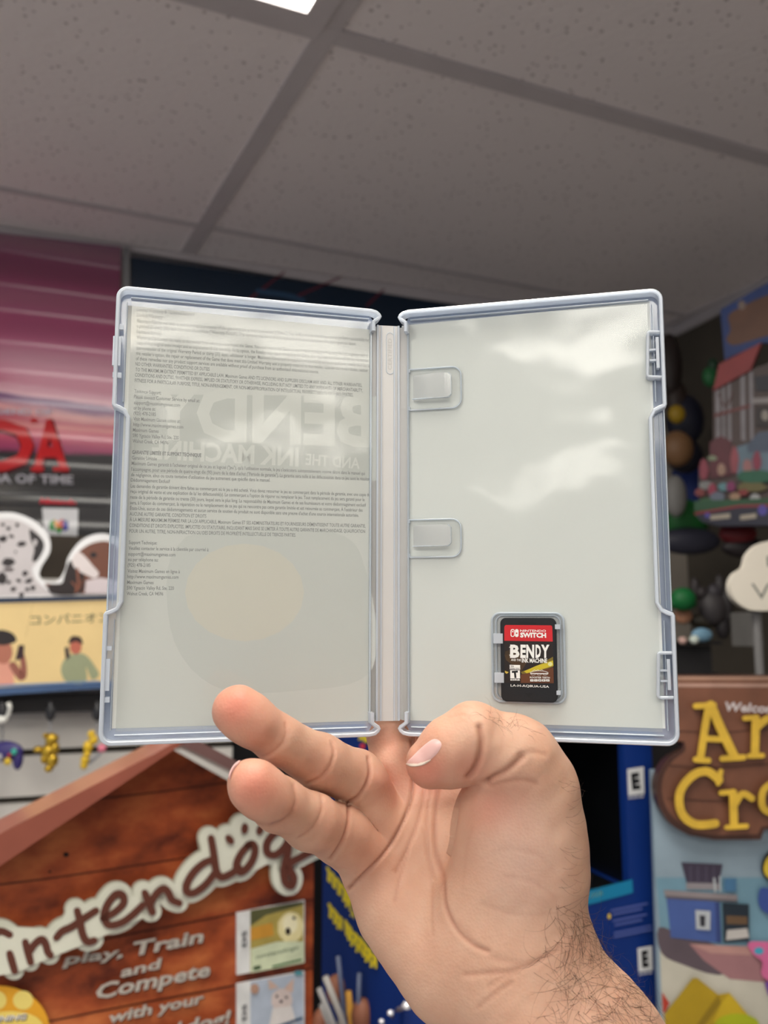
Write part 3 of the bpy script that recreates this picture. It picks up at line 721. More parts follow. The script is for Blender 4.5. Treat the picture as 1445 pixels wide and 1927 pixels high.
# creases: (photo polyline, depth mm, half width mm)
CREASE = [
    ([(655, 1673), (678, 1652), (702, 1628), (728, 1598), (750, 1562), (768, 1522), (777, 1480), (778, 1430), (776, 1385)], 1.4, 0.62),
    ([(745, 1640), (768, 1592), (785, 1550), (796, 1505), (800, 1476)], 0.55, 0.7),
    ([(742, 1695), (752, 1650), (768, 1600)], 0.35, 0.6),
    ([(823, 1480), (817, 1540), (819, 1600), (825, 1655), (838, 1708), (860, 1750), (890, 1778), (918, 1790)], 0.7, 0.75),
    ([(808, 1485), (803, 1540), (806, 1600), (812, 1650)], 0.4, 0.6),
    ([(796, 1560), (806, 1620), (810, 1690), (814, 1760)], 0.25, 0.6),
    ([(693, 1425), (696, 1450), (688, 1478), (672, 1500), (655, 1510)], 1.0, 0.6),
    ([(537, 1362), (538, 1382), (526, 1404), (508, 1418), (494, 1424)], 0.45, 0.55),
    ([(545, 1372), (540, 1395), (520, 1415)], 0.2, 0.4),
    ([(624, 1398), (628, 1420), (616, 1448), (598, 1466), (578, 1474)], 0.45, 0.6),
    ([(630, 1410), (622, 1446), (600, 1472)], 0.25, 0.4),
    ([(552, 1478), (556, 1505), (546, 1530), (530, 1545), (514, 1551)], 0.4, 0.55),
    ([(603, 1496), (606, 1520), (596, 1548), (580, 1566), (564, 1575)], 0.4, 0.55),
    ([(655, 1514), (656, 1545), (648, 1575), (634, 1600), (622, 1616)], 1.0, 0.6),
    ([(902, 1368), (906, 1395), (902, 1425), (892, 1448), (882, 1462)], 1.5, 0.9),
    ([(915, 1472), (930, 1462), (950, 1452), (968, 1438), (982, 1424)], 1.5, 1.0),
    ([(915, 1472), (925, 1478), (945, 1472), (985, 1468), (1010, 1474)], 0.45, 0.8),
    ([(975, 1420), (1000, 1415), (1025, 1420)], 0.3, 0.8),
    ([(875, 1836), (915, 1832), (960, 1828), (1005, 1812), (1050, 1786)], 0.4, 0.9),
    ([(918, 1858), (945, 1840), (975, 1832)], 0.3, 0.7),
    ([(900, 1895), (935, 1868), (960, 1850)], 0.35, 0.9),
    ([(850, 1335), (870, 1330), (890, 1334)], 0.15, 0.5), ([(846, 1350), (868, 1346), (884, 1350)], 0.15, 0.5),
    ([(945, 1345), (948, 1380), (940, 1420)], 0.12, 0.6), ([(925, 1340), (930, 1365), (926, 1390)], 0.12, 0.6),
    ([(864, 1740), (890, 1770), (925, 1800), (980, 1815)], 0.2, 1.2),
    ([(905, 1620), (950, 1600), (1010, 1610), (1040, 1640)], 0.10, 0.8), ([(950, 1650), (1000, 1660), (1045, 1690)], 0.12, 0.8),
    ([(905, 1700), (960, 1720), (1030, 1722)], 0.12, 0.7), ([(885, 1560), (870, 1620), (866, 1680)], 0.12, 0.8),
]
def grid_sdf():
    nx, ny, nz = len(gx), len(gy), len(gz)
    out = np.full((nx, ny, nz), 9.0, dtype=np.float32)
    def evalbox(prims, k, pad=9):
        lo = np.array([1e9] * 3); hi = -lo
        for p in prims:
            if p[0] == 'c':
                for q, r in ((p[1], p[3]), (p[2], p[4])): lo = np.minimum(lo, q - r - pad); hi = np.maximum(hi, q + r + pad)
            else:
                r = p[2].max(); lo = np.minimum(lo, p[1] - r - pad); hi = np.maximum(hi, p[1] + r + pad)
        ix = np.where((gx >= lo[0]) & (gx <= hi[0]))[0]; iy = np.where((gy >= lo[1]) & (gy <= hi[1]))[0]; iz = np.where((gz >= lo[2]) & (gz <= hi[2]))[0]
        sl = (slice(ix[0], ix[-1] + 1), slice(iy[0], iy[-1] + 1), slice(iz[0], iz[-1] + 1))
        G = np.stack(np.meshgrid(gx[ix], gy[iy], gz[iz], indexing='ij'), -1).reshape(-1, 3)
        d = chain_sd(prims, G, k).reshape(len(ix), len(iy), len(iz))
        return sl, d
    sl, d = evalbox(palm, 9.0, 14); out[sl] = d
    P0 = out.copy()
    for f, k, kp in ((middle, 3, 5.5), (index, 3, 5), (ring, 3.2, 5.5), (pinky, 3.2, 5.5), (thumb, 5, 7.0)):
        sl, d = evalbox(f, k, 10)
        out[sl] = np.minimum(out[sl], smin(P0[sl], d, kp))
        if f is thumb: TH = (sl, d)
    # the folded end joint meets the first one in a tight fold
    sl, d = evalbox(tip, 3.0, 8)
    full = np.full_like(out, 9.0); full[TH[0]] = TH[1]
    out[sl] = np.minimum(out[sl], smin(full[sl], d, 2.2))
    return out
def surface_nets(D):
    s = D < 0
    nx, ny, nz = D.shape
    c = np.zeros((nx - 1, ny - 1, nz - 1), dtype=np.int8)
    for i in (0, 1):
        for j in (0, 1):
            for k_ in (0, 1): c += s[i:nx - 1 + i, j:ny - 1 + j, k_:nz - 1 + k_]
    act = (c > 0) & (c < 8); idx = np.argwhere(act)
    ids = np.full(act.shape, -1, dtype=np.int64); ids[act] = np.arange(len(idx))
    acc = np.zeros((len(idx), 3)); cnt = np.zeros(len(idx))
    corners = [(i, j, k_) for i in (0, 1) for j in (0, 1) for k_ in (0, 1)]
    I, J, K = idx.T
    for a in corners:
        for ax in range(3):
            if a[ax] == 0:
                b = list(a); b[ax] = 1
                da = D[I + a[0], J + a[1], K + a[2]]; db = D[I + b[0], J + b[1], K + b[2]]
                m = (da < 0) != (db < 0); t = np.where(m, da / (da - db + 1e-12), 0)
                p = np.array(a, float)[None] + 0 * t[:, None]; p[:, ax] += t
                acc += p * m[:, None]; cnt += m
    V = idx + acc / cnt[:, None]
    V = np.stack([gx[0] + V[:, 0] * VOX, gy[0] + V[:, 1] * VOX, gz[0] + V[:, 2] * VOX], -1)
    faces = []
    for ax in range(3):
        A0 = [slice(1, nx - 1), slice(1, ny - 1), slice(1, nz - 1)]
        B0 = list(A0); A0[ax] = slice(0, D.shape[ax] - 1); B0[ax] = slice(1, D.shape[ax])
        a = s[tuple(A0)]; b = s[tuple(B0)]
        for flip, m in ((0, a & ~b), (1, ~a & b)):
            q = np.argwhere(m); 
            off = [1, 1, 1]; off[ax] = 0; q = q + np.array(off)
            o1, o2 = [k for k in range(3) if k != ax]
            if ax == 1: o1, o2 = o2, o1
            e1 = np.zeros(3, int); e1[o1] = 1; e2 = np.zeros(3, int); e2[o2] = 1
            quad = [q - e1 - e2, q - e2, q, q - e1]
            if flip: quad = quad[::-1]
            faces.append(np.stack([ids[tuple(c_.T)] for c_ in quad], -1))
    return V, np.concatenate(faces)
D = grid_sdf()
HV, HF = surface_nets(D)
# pull every vertex onto the smooth surface using the field itself
def sample(Dd, V):
    f = (V - np.array([gx[0], gy[0], gz[0]])) / VOX; i = np.floor(f).astype(int); t = f - i
    for a, n in enumerate(Dd.shape): i[:, a] = np.clip(i[:, a], 0, n - 2)
    r = 0
    for a in (0, 1):
        for b in (0, 1):
            for c_ in (0, 1):
                r = r + Dd[i[:, 0] + a, i[:, 1] + b, i[:, 2] + c_] * (t[:, 0] if a else 1 - t[:, 0]) * (t[:, 1] if b else 1 - t[:, 1]) * (t[:, 2] if c_ else 1 - t[:, 2])
    return r
def grad(V, h=0.9):
    g = np.stack([sample(D, V + np.eye(3)[a] * h) - sample(D, V - np.eye(3)[a] * h) for a in range(3)], -1)
    return g / (np.linalg.norm(g, axis=1, keepdims=True) + 1e-9)
for _ in range(2):
    HV = HV - grad(HV) * sample(D, HV)[:, None] * 0.9
# gentle smoothing
def edges_of(Fq): 
    e = np.concatenate([Fq[:, [i, (i + 1) % 4]] for i in range(4)]); e.sort(axis=1); return np.unique(e, axis=0)
lab = np.arange(len(HV)); _e = edges_of(HF)
for _ in range(400):
    old = lab.copy(); mn = np.minimum(lab[_e[:, 0]], lab[_e[:, 1]]); np.minimum.at(lab, _e[:, 0], mn); np.minimum.at(lab, _e[:, 1], mn); lab = lab[lab]
    if (old == lab).all(): break
big = np.bincount(lab).argmax(); keep = lab == big
nid = np.cumsum(keep) - 1; HF = nid[HF[keep[HF].all(1)]]; HV = HV[keep]
HE = edges_of(HF)
def smooth_pass(V, lam):
    s_ = np.zeros_like(V); n_ = np.zeros(len(V))
    for a in range(3): s_[:, a] = np.bincount(HE[:, 0], V[HE[:, 1], a], len(V)) + np.bincount(HE[:, 1], V[HE[:, 0], a], len(V))
    n_ = np.bincount(HE.ravel(), minlength=len(V))
    return V + lam * (s_ / np.maximum(n_, 1)[:, None] - V)
for _ in range(3): HV = smooth_pass(HV, 0.5); HV = smooth_pass(HV, -0.52)
HN = grad(HV)
ppx = CX + F * HV[:, 0] / HV[:, 2]; ppy = CY - F * HV[:, 1] / HV[:, 2]
view = -HV / np.linalg.norm(HV, axis=1, keepdims=True)
facing = (HN * view).sum(1)
def seg_dist(px_, py_, pts):
    best = np.full(len(px_), 1e9)
    for (ax_, ay_), (bx_, by_) in zip(pts[:-1], pts[1:]):
        dx, dy = bx_ - ax_, by_ - ay_; t = np.clip(((px_ - ax_) * dx + (py_ - ay_) * dy) / (dx * dx + dy * dy + 1e-9), 0, 1)
        best = np.minimum(best, np.hypot(px_ - ax_ - t * dx, py_ - ay_ - t * dy))
    return best
TIPMASK = np.clip((chain_sd(tip, HV.astype(np.float32), 3.0) - 1.0) / 1.0, 0, 1)
disp = np.zeros(len(HV)); crease = np.zeros(len(HV))
sel = np.where((facing > 0.05) & (ppy > 1250) & (ppy < 1960))[0]
mmpx = HV[sel, 2] / F
for pts, dep, wd in CREASE:
    d = seg_dist(ppx[sel], ppy[sel], spline(pts, 5)) * mmpx
    mk = TIPMASK[sel] if min(p[0] for p in pts) < 845 and max(p[1] for p in pts) > 1460 else 1.0
    g = np.exp(-(d / wd) ** 2) * mk; lip = np.exp(-((d - wd * 2.4) / (wd * 1.2)) ** 2) * 0.09 * mk
    disp[sel] += (-g + lip) * dep * 0.8; crease[sel] = np.maximum(crease[sel], g * min(1, dep * 1.1))
# broad soft relief: pads, tendons
def bump_at(x, y, r, a):
    global disp
    disp[sel] += a * np.exp(-((ppx[sel] - x) ** 2 + (ppy[sel] - y) ** 2) / r ** 2)
for x, y, r, a in ((726, 1475, 26, 1.2), (716, 1550, 40, 1.0), (690, 1600, 36, .7), (760, 1640, 40, -.6), (850, 1640, 55, -2.2), (848, 1540, 45, -2.2), (800, 1620, 40, -.8), (880, 1820, 50, -.6),
                   (880, 1335, 18, .5), (566, 1432, 24, .5), (560, 1530, 22, .4)): bump_at(x, y, r, a)
fine = 0.10 * np.sin(ppx * 0.11 + ppy * 0.05) * np.sin(ppy * 0.045)
HV = HV + HN * (disp + fine)[:, None]
# skin pigment: pads and fingertips are redder, the ball of the thumb paler
red = np.zeros(len(HV))
for x, y, r, a in ((440, 1330, 50, .9), (480, 1350, 60, .45), (478, 1480, 55, .85), (520, 1510, 50, .35), (800, 1450, 50, .85), (880, 1450, 45, .5), (735, 1470, 45, .55), (735, 1400, 45, .35), (930, 1520, 55, .5),
                   (690, 1600, 70, .25), (620, 1560, 50, .25), (610, 1440, 50, .2), (800, 1420, 50, .4), (965, 1500, 40, .3)):
    red = np.maximum(red, a * np.exp(-((ppx - x) ** 2 + (ppy - y) ** 2) / r ** 2))
pale = np.exp(-(((ppx - 985) / 75) ** 2 + ((ppy - 1620) / 110) ** 2))
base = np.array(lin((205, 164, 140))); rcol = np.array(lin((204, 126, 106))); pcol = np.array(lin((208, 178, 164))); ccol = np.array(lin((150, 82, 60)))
colr = base * (1 - red[:, None]) + rcol * red[:, None]
colr = colr * (1 - 0.6 * pale[:, None]) + pcol * 0.6 * pale[:, None]
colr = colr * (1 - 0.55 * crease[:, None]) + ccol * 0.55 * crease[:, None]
R3 = np.array([list(RIGHT), list(UP), list(FWD)])
HW = HV / 1000 @ R3 + np.array(CAM)
def skin_mat():
    m = bpy.data.materials.new('skin'); m.use_nodes = True; nt = m.node_tree; b = nt.nodes['Principled BSDF']
    at = nt.nodes.new('ShaderNodeVertexColor'); at.layer_name = 'pigment'
    tc = nt.nodes.new('ShaderNodeTexCoord')
    n = nt.nodes.new('ShaderNodeTexNoise'); n.inputs['Scale'].default_value = 70; n.inputs['Detail'].default_value = 5; nt.links.new(tc.outputs['Object'], n.inputs['Vector'])
    mx = nt.nodes.new('ShaderNodeMix'); mx.data_type = 'RGBA'; mx.blend_type = 'MULTIPLY'; mx.inputs['Factor'].default_value = 0.35
    r = nt.nodes.new('ShaderNodeValToRGB'); r.color_ramp.elements[0].position = .35; r.color_ramp.elements[1].position = .62
    r.color_ramp.elements[0].color = (0.86, 0.70, 0.64, 1); r.color_ramp.elements[1].color = (1.0, 1.0, 1.0, 1)
    nt.links.new(n.outputs['Fac'], r.inputs['Fac'])
    nt.links.new(at.outputs['Color'], mx.inputs['A']); nt.links.new(r.outputs['Color'], mx.inputs['B']); nt.links.new(mx.outputs['Result'], b.inputs['Base Color'])
    b.inputs['Roughness'].default_value = 0.5; b.inputs['Specular IOR Level'].default_value = 0.35
    b.inputs['Subsurface Weight'].default_value = 0.25; b.inputs['Subsurface Radius'].default_value = (1.0, 0.35, 0.2); b.inputs['Subsurface Scale'].default_value = 0.004
    v = nt.nodes.new('ShaderNodeTexVoronoi'); v.inputs['Scale'].default_value = 900; nt.links.new(tc.outputs['Object'], v.inputs['Vector'])
    n2 = nt.nodes.new('ShaderNodeTexNoise'); n2.inputs['Scale'].default_value = 260; n2.inputs['Detail'].default_value = 4; nt.links.new(tc.outputs['Object'], n2.inputs['Vector'])
    ad = nt.nodes.new('ShaderNodeMath'); ad.operation = 'MULTIPLY_ADD'; ad.inputs[1].default_value = 0.35; nt.links.new(v.outputs['Distance'], ad.inputs[0]); nt.links.new(n2.outputs['Fac'], ad.inputs[2])
    bp = nt.nodes.new('ShaderNodeBump'); bp.inputs['Strength'].default_value = 0.55; bp.inputs['Distance'].default_value = 0.00035
    nt.links.new(ad.outputs[0], bp.inputs['Height']); nt.links.new(bp.outputs[0], b.inputs['Normal'])
    return m
m_skin = skin_mat()
me = bpy.data.meshes.new('hand'); me.from_pydata(HW.tolist(), [], HF.tolist()); me.materials.append(m_skin)
me.polygons.foreach_set('use_smooth', [True] * len(me.polygons))
ca = me.color_attributes.new('pigment', 'FLOAT_COLOR', 'POINT')
ca.data.foreach_set('color', np.concatenate([colr, np.ones((len(colr), 1))], 1).astype(np.float32).ravel())
me.update()
hand = link(bpy.data.objects.new('person', me))
tag(hand, 'bare right hand and hairy wrist, two fingers spread left, holding the open case', 'person')
bvh = BVHTree.FromPolygons([Vector(v) for v in HW], HF.tolist())
def skin_hit(x, y):
    r = ray(x, y).normalized(); h = bvh.ray_cast(CAM, r, 1.0)
    return (h[0], h[1]) if h[0] is not None else (None, None)
# nails: thin curved plates following the skin
def nail(name, outline, lift, label=None, n=16, anchor=None, tone=(222, 178, 172)):
    cx_ = sum(p[0] for p in outline) / len(outline); cy_ = sum(p[1] for p in outline) / len(outline)
    ring_ = spline(outline, 4, closed=True); vs = []; fs = []; NR = 7
    for r_ in range(NR + 1):
        s_ = r_ / NR
        for (x, y) in ring_:
            X = cx_ + (x - cx_) * s_; Y = cy_ + (y - cy_) * s_
            p, nn = skin_hit(X, Y)
            k2 = 0; ax_, ay_ = anchor or (cx_, cy_)
            while p is None and k2 < 1: k2 += 0.02; p, nn = skin_hit(X + (ax_ - X) * k2, Y + (ay_ - Y) * k2)
            if nn.dot(CAM - p) < 0: nn = -nn
            vs.append(p + nn * (lift * (1.0 - 0.75 * max(0, (s_ - .8) / .2))))
    m_ = len(ring_)
    for r_ in range(NR):
        for i in range(m_): fs.append((r_ * m_ + i, r_ * m_ + (i + 1) % m_, (r_ + 1) * m_ + (i + 1) % m_, (r_ + 1) * m_ + i))
    o = mesh_obj(name, vs, fs, mat(tone, 0.28, spec=0.5, coat=0.3, noise=0.02, sss=0), hand, True)
    if label: o['label'] = label
    return o
nail('fingernail', [(766, 1436), (776, 1424), (790, 1410), (804, 1398), (816, 1391), (826, 1393), (831, 1402), (824, 1416), (812, 1428), (798, 1436), (782, 1440)], 0.0004)
nail('fingernail', [(431, 1464), (436, 1450), (444, 1438), (453, 1431), (450, 1437), (441, 1448), (436, 1458), (434, 1466)], 0.0007, anchor=(480, 1490))
nail('nail_edge', [(764, 1437), (772, 1442), (786, 1442), (800, 1438), (812, 1429), (800, 1433), (786, 1437), (774, 1437)], 0.0007, tone=(240, 224, 208), anchor=(800, 1445))
# body hair
def hairs(name, roots, m_h, parent):
    vs = []; fs = []
    for (x, y, ang, L, curl, rad) in roots:
        p, nn = skin_hit(x, y)
        if p is None: continue
        if nn.dot(CAM - p) < 0: nn = -nn
        t = RIGHT * math.cos(ang) - UP * math.sin(ang)
        t = (t - nn * t.dot(nn)).normalized(); s_ = nn.cross(t)
        prev = p - nn * 0.0003; K = 8; base_i = len(vs)
        for k_ in range(K + 1):
            u = k_ / K; a_ = curl * u
            lift = 0.0022 * math.sin(min(1, u * 1.3) * math.pi * 0.55) * random.uniform(.85, 1.15) 
            q_ = prev if k_ == 0 else prev + (t * math.cos(a_) + s_ * math.sin(a_)) * (L / K)
            prev = q_; c__ = q_ + nn * lift * min(1, L / .008)
            rr_ = rad * (1 - 0.6 * u)
            for j in range(3): vs.append(c__ + s_ * rr_ * math.cos(j * 2.094) + nn * rr_ * math.sin(j * 2.094))
        for k_ in range(K):
            for j in range(3):
                a = base_i + k_ * 3; fs.append((a + j, a + (j + 1) % 3, a + 3 + (j + 1) % 3, a + 3 + j))
    o = mesh_obj(name, vs, fs, m_h, parent, True); o['kind'] = 'stuff'; return o
m_hair = mat((78, 56, 44), 0.5, noise=0)
rts = []
for i in range(330):
    t = random.random() ** 0.8; y = 1700 + t * 225
    edge = 1096 + (y - 1700) * 0.62
    x = edge - 4 - abs(random.gauss(0, 1)) * (45 + 62 * t)
    if x < 960 + (1927 - y) * .35: continue
    a = random.choice((random.gauss(0.2, .7), random.gauss(2.6, .6), random.gauss(1.2, .6)))
    rts.append((x, y, a, random.uniform(.007, .019), random.uniform(-2.4, 2.4), random.uniform(.00004, .00007)))
for i in range(30):
    y = random.uniform(1460, 1700); rts.append((1074 + random.uniform(-26, 8), y, random.uniform(-.2, 1.2), random.uniform(.004, .008), random.uniform(.6, 1.8), .00004))
hairs('wrist_hair', rts, m_hair, hand)
rts = []
for i in range(30):
    x = random.gauss(945, 22); y = 1330 + (x - 905) * 0.42 + random.uniform(2, 20)
    rts.append((x, y, random.choice((random.uniform(-1.4, -.6), random.uniform(.6, 1.8), random.uniform(-3, -2))), random.uniform(.004, .009), random.uniform(-2.4, 2.4), random.uniform(.00003, .00006)))
hairs('thumb_hair', rts, m_hair, hand)
# ------------------------------------------------------------------ shop background
def z7(x, y): return (x * 0.2697, 920 + y * 0.2697)
def z8(x, y): return (x / 2.3306, 1380 + y / 2.3306)
def z3(x, y): return (1040 + x * 0.3462, 1260 + y * 0.3462)
def z2(x, y): return (1220 + x * 0.1765, 960 + y * 0.1765)
def z1(x, y): return (1180 + x * 0.26985, 480 + y * 0.26985)
def L(fn, pts): return [fn(*p) for p in pts]
def wallp(off): return Plane(Vector((wa.x, wa.y, CEIL)) + wn * off, wdir, Z3)

# big pink and black banner
def banner_mat():
    m = bpy.data.materials.new('banner_print'); m.use_nodes = True; nt = m.node_tree; b = nt.nodes['Principled BSDF']
    tc = nt.nodes.new('ShaderNodeTexCoord'); sp_ = nt.nodes.new('ShaderNodeSeparateXYZ'); nt.links.new(tc.outputs['Object'], sp_.inputs[0])
    n = nt.nodes.new('ShaderNodeTexNoise'); n.inputs['Scale'].default_value = 3.0; n.inputs['Detail'].default_value = 6
    mp = nt.nodes.new('ShaderNodeMapping'); mp.inputs['Scale'].default_value = (1, 1, 7); nt.links.new(tc.outputs['Object'], mp.inputs[0]); nt.links.new(mp.outputs[0], n.inputs['Vector'])
    top = WP1.W(120, 455).z; bot = WP1.W(120, 1010).z
    a = nt.nodes.new('ShaderNodeMapRange'); a.inputs['From Min'].default_value = bot; a.inputs['From Max'].default_value = top
    nt.links.new(sp_.outputs['Z'], a.inputs['Value'])
    ad = nt.nodes.new('ShaderNodeMath'); ad.operation = 'MULTIPLY_ADD'; ad.inputs[1].default_value = 0.10; nt.links.new(n.outputs['Fac'], ad.inputs[0])
    sb = nt.nodes.new('ShaderNodeMath'); sb.operation = 'SUBTRACT'; sb.inputs[1].default_value = 0.05
    nt.links.new(a.outputs[0], sb.inputs[0]); nt.links.new(sb.outputs[0], ad.inputs[2])
    r = nt.nodes.new('ShaderNodeValToRGB'); e = r.color_ramp.elements
    e[0].position = 0.0; e[0].color = (*lin((18, 18, 24)), 1); e[1].position = 1.0; e[1].color = (*lin((112, 62, 88)), 1)
    for pos, c in ((.262, (22, 18, 26)), (.275, (150, 48, 96)), (.33, (196, 78, 104)), (.36, (220, 130, 130)), (.375, (190, 60, 90)), (.40, (230, 160, 160)), (.42, (120, 60, 110)), (.445, (96, 48, 110)), (.46, (226, 176, 190)), (.50, (180, 84, 120)), (.60, (168, 74, 114)), (.8, (142, 68, 100))):
        q_ = e.new(pos); q_.color = (*lin(c), 1)
    nt.links.new(ad.outputs[0], r.inputs['Fac']); nt.links.new(r.outputs['Color'], b.inputs['Base Color'])
    b.inputs['Roughness'].default_value = 0.22; b.inputs['Specular IOR Level'].default_value = 0.4; b.inputs['Coat Weight'].default_value = 0.38; b.inputs['Coat Roughness'].default_value = 0.16
    add_ripple(nt, b, tc, 0.022)
    return m
WP1 = wallp(0.02)
A = Art(WP1, rough=0.3, ripple=0.022, eps=0.0002, noise=0.02)
A.board(banner_mat(), [(-150, 1150), (214, 1150), (228, 464), (-150, 422)], 0.004)
def letters(c, dx, dy, gb):
    A.text(c, 'Z', (-330 + dx, 836 + dy), (-240 + dx, 836 + dy), 98, bold=gb); A.text(c, 'EL', (-225 + dx, 836 + dy), (-100 + dx, 836 + dy), 98, bold=gb)
    A.text(c, 'D', (-38 + dx, 838 + dy), (64 + dx, 838 + dy), 92, bold=gb)
    A.text(c, 'A', (60 + dx, 838 + dy), (128 + dx, 838 + dy), 92, bold=gb)
letters((70, 16, 26), 3, 3, 0.05); letters((196, 40, 44), 0, 0, 0.03)
for x0, x1, yy in ((-25, 0, 884), (58, 82, 883), (100, 130, 883), (58, 70, 792)): A.poly((196, 40, 44), [(x0, yy - 4), (x1, yy - 4), (x1, yy + 4), (x0, yy + 4)])
A.text((206, 196, 216), 'THE LEGEND OF', (-90, 772), (98, 777), 10, bold=0.02)
A.text((150, 146, 152), 'OCARINA OF TIME', (-118, 898), (138, 904), 17, bold=0.04)
A.text((206, 30, 50), 'Nintendo', z7(275, 88), z7(532, 100), 11, bold=0.05, shear=.2)
A.poly((226, 226, 230), L(z7, [(295, 135), (545, 140), (540, 345), (310, 335)]))
A.poly((60, 150, 70), L(z7, [(345, 232), (378, 215), (378, 300), (345, 282)])); A.poly((228, 150, 60), L(z7, [(378, 215), (410, 235), (410, 300), (378, 250)]))
A.poly((200, 60, 50), L(z7, [(410, 225), (440, 210), (440, 290), (410, 270)])); A.poly((70, 70, 160), L(z7, [(440, 215), (478, 235), (476, 285), (440, 300)]))
A.poly((60, 150, 70), L(z7, [(378, 280), (440, 270), (415, 318)])); A.text((60, 60, 70), '64', z7(452, 222), z7(478, 224), 4)
A.text((200, 196, 204), 'OCARINA OF TIME', (-118, 897), (137, 903), 15.5, bold=0.02)
for yy in (930, 948, 1012, 1022): A.stroke((52, 52, 58), [(-20, yy), (200, yy + 4)], 2.5, smooth=False)
banner = tag(A.build('game_banner'), 'tall glossy pink banner fading to black, red letters above grey lettering, on the wall', 'banner')
# grey channel and navy poster
A = Art(wallp(0.02)); A.board((120, 120, 122), [(231, 800), (244, 800), (244, 466), (231, 464)], 0.015); o = A.build('trim_8'); tag(o, kind='structure')
A = Art(wallp(0.012), rough=0.35, noise=0.03)
A.board((14, 34, 54), [(246, 1060), (1010, 1060), (1010, 600), (246, 472)], 0.004)
for p_ in ([(470, 562), (535, 512)], [(562, 556), (640, 522)], [(690, 575), (722, 545)]): A.stroke((104, 34, 48), p_, 3.5, smooth=False)
A.stroke((40, 70, 100), [(486, 548), (540, 556), (570, 566)], 9)
A.poly((34, 52, 74), [(640, 900), (900, 930), (880, 1040), (640, 1040)])
tag(A.build('navy_poster'), 'dark navy poster with thin red lines high on the wall behind the case', 'poster')

# slatted display wall
SWP = Plane(px(50, 1400, 1.43), wdir, Z3)
q = MB(); mS = mat((206, 202, 196), 0.45, noise=0.03); mG = mat((60, 52, 44), 0.8)
ul, vt = SWP.hit(-120, 1318); ur = SWP.hit(437, 1420)[0]
vv = SWP.hit(0, 1337)[1]
pitch = 0.0762
q.box(SWP.at(ul, vv - 8 * pitch, -0.03), wdir * (ur - ul), Z3 * (8 * pitch + 0.3), wn * 0.012, mG)
for i in range(9):
    v0_ = vv - i * pitch
    q.box(SWP.at(ul, v0_ - pitch + 0.011, -0.02), wdir * (ur - ul), Z3 * (pitch - 0.011), wn * 0.02, mS)
for i in (1, 2, 3): q.box(SWP.at(ul, vv + (i - 1) * pitch + 0.005, -0.02), wdir * (ur - ul), Z3 * (pitch - 0.011), wn * 0.02, mS)
tag(q.build('slatwall'), 'off-white slatted display wall with dark grooves at lower left', 'display wall')
q = MB(); dr = SWP.hit(0, 1325)[1]
q.box(SWP.at(ul, dr - 0.012, 0.001), wdir * (ur - ul - 0.20), Z3 * 0.028, wn * 0.05, mat((34, 32, 34), .5))
tag(q.build('display_rail'), 'narrow black rail under the yellow sign, keychain hooks hang from it', 'rail')

# yellow sign
SGP = Plane(px(100, 1210, 1.37), wdir, Z3)
A = Art(SGP, rough=0.45, noise=0.03)
A.board((66, 92, 132), [(-90, 1314), (236, 1292), (236, 1117), (-90, 1127)], 0.012)
A.poly((232, 204, 146), [(-84, 1299), (232, 1280), (232, 1128), (-84, 1137)])
A.text((74, 78, 60), 'コンパニオン', (57, 1168), (207, 1162), 15, bold=0.01)
A.stroke((190, 164, 110), [(62, 1135), (48, 1200)], 0.8, smooth=False)
A.poly((222, 156, 136), L(z7, [(-40, 1370), (100, 1370), (95, 1270), (60, 1200), (-40, 1180)])); A.ell((178, 112, 92), *z7(25, 1140), 17, 22)
A.poly((40, 32, 34), spline(L(z7, [(-60, 1060), (-50, 1000), (20, 985), (90, 1010), (115, 1060), (60, 1085), (0, 1090)]), 4, True))
A.stroke((150, 92, 78), L(z7, [(90, 1230), (150, 1310), (165, 1240), (150, 1150)]), [14, 16, 12, 9]); A.poly((56, 34, 40), L(z7, [(130, 1090), (170, 1090), (165, 1180), (105, 1200)]))
A.poly((152, 158, 126), spline(L(z7, [(470, 1350), (425, 1270), (450, 1190), (520, 1150), (600, 1160), (670, 1250), (690, 1300), (640, 1330), (600, 1240), (600, 1350)]), 3, True))
A.ell((190, 104, 84), *z7(528, 1105), 11, 13); A.poly((58, 40, 36), spline(L(z7, [(478, 1080), (500, 1030), (560, 1035), (576, 1085), (530, 1065)]), 4, True)); A.poly((60, 50, 50), L(z7, [(450, 1110), (475, 1100), (490, 1170), (460, 1195)]))
A.poly((120, 150, 190), L(z7, [(-300, 1378), (700, 1338), (700, 1350), (-300, 1390)]))
tag(A.build('yellow_sign'), 'wide yellow sign framed in blue with two drawn people holding phones', 'sign')

# dog cut-out standing on it
A = Art(Plane(SGP.o + wn * 0.012, wdir, Z3), rough=0.35, noise=0.03)
outl = spline(L(z7, [(-260, 300), (-150, 190), (0, 165), (120, 172), (250, 230), (335, 320), (350, 430), (290, 540), (275, 600), (310, 640), (400, 640), (455, 560), (475, 480), (550, 375), (650, 320), (760, 318), (860, 380), (880, 520)]), 5) + L(z7, [(880, 740), (-260, 765)])
A.board((236, 236, 238), outl, 0.006)
inn = spline(L(z7, [(-200, 330), (-120, 240), (0, 210), (110, 215), (220, 265), (290, 340), (300, 430), (250, 520), (225, 560), (255, 640), (370, 740)]), 4) + L(z7, [(-200, 755)])
A.poly((202, 196, 198), inn)
A.poly((44, 40, 42), spline(L(z7, [(205, 285), (240, 300), (300, 360), (305, 420), (260, 500), (225, 500), (240, 420), (215, 360)]), 3, True))
A.poly((202, 196, 198), L(z7, [(235, 350), (262, 360), (250, 400), (232, 395)]))
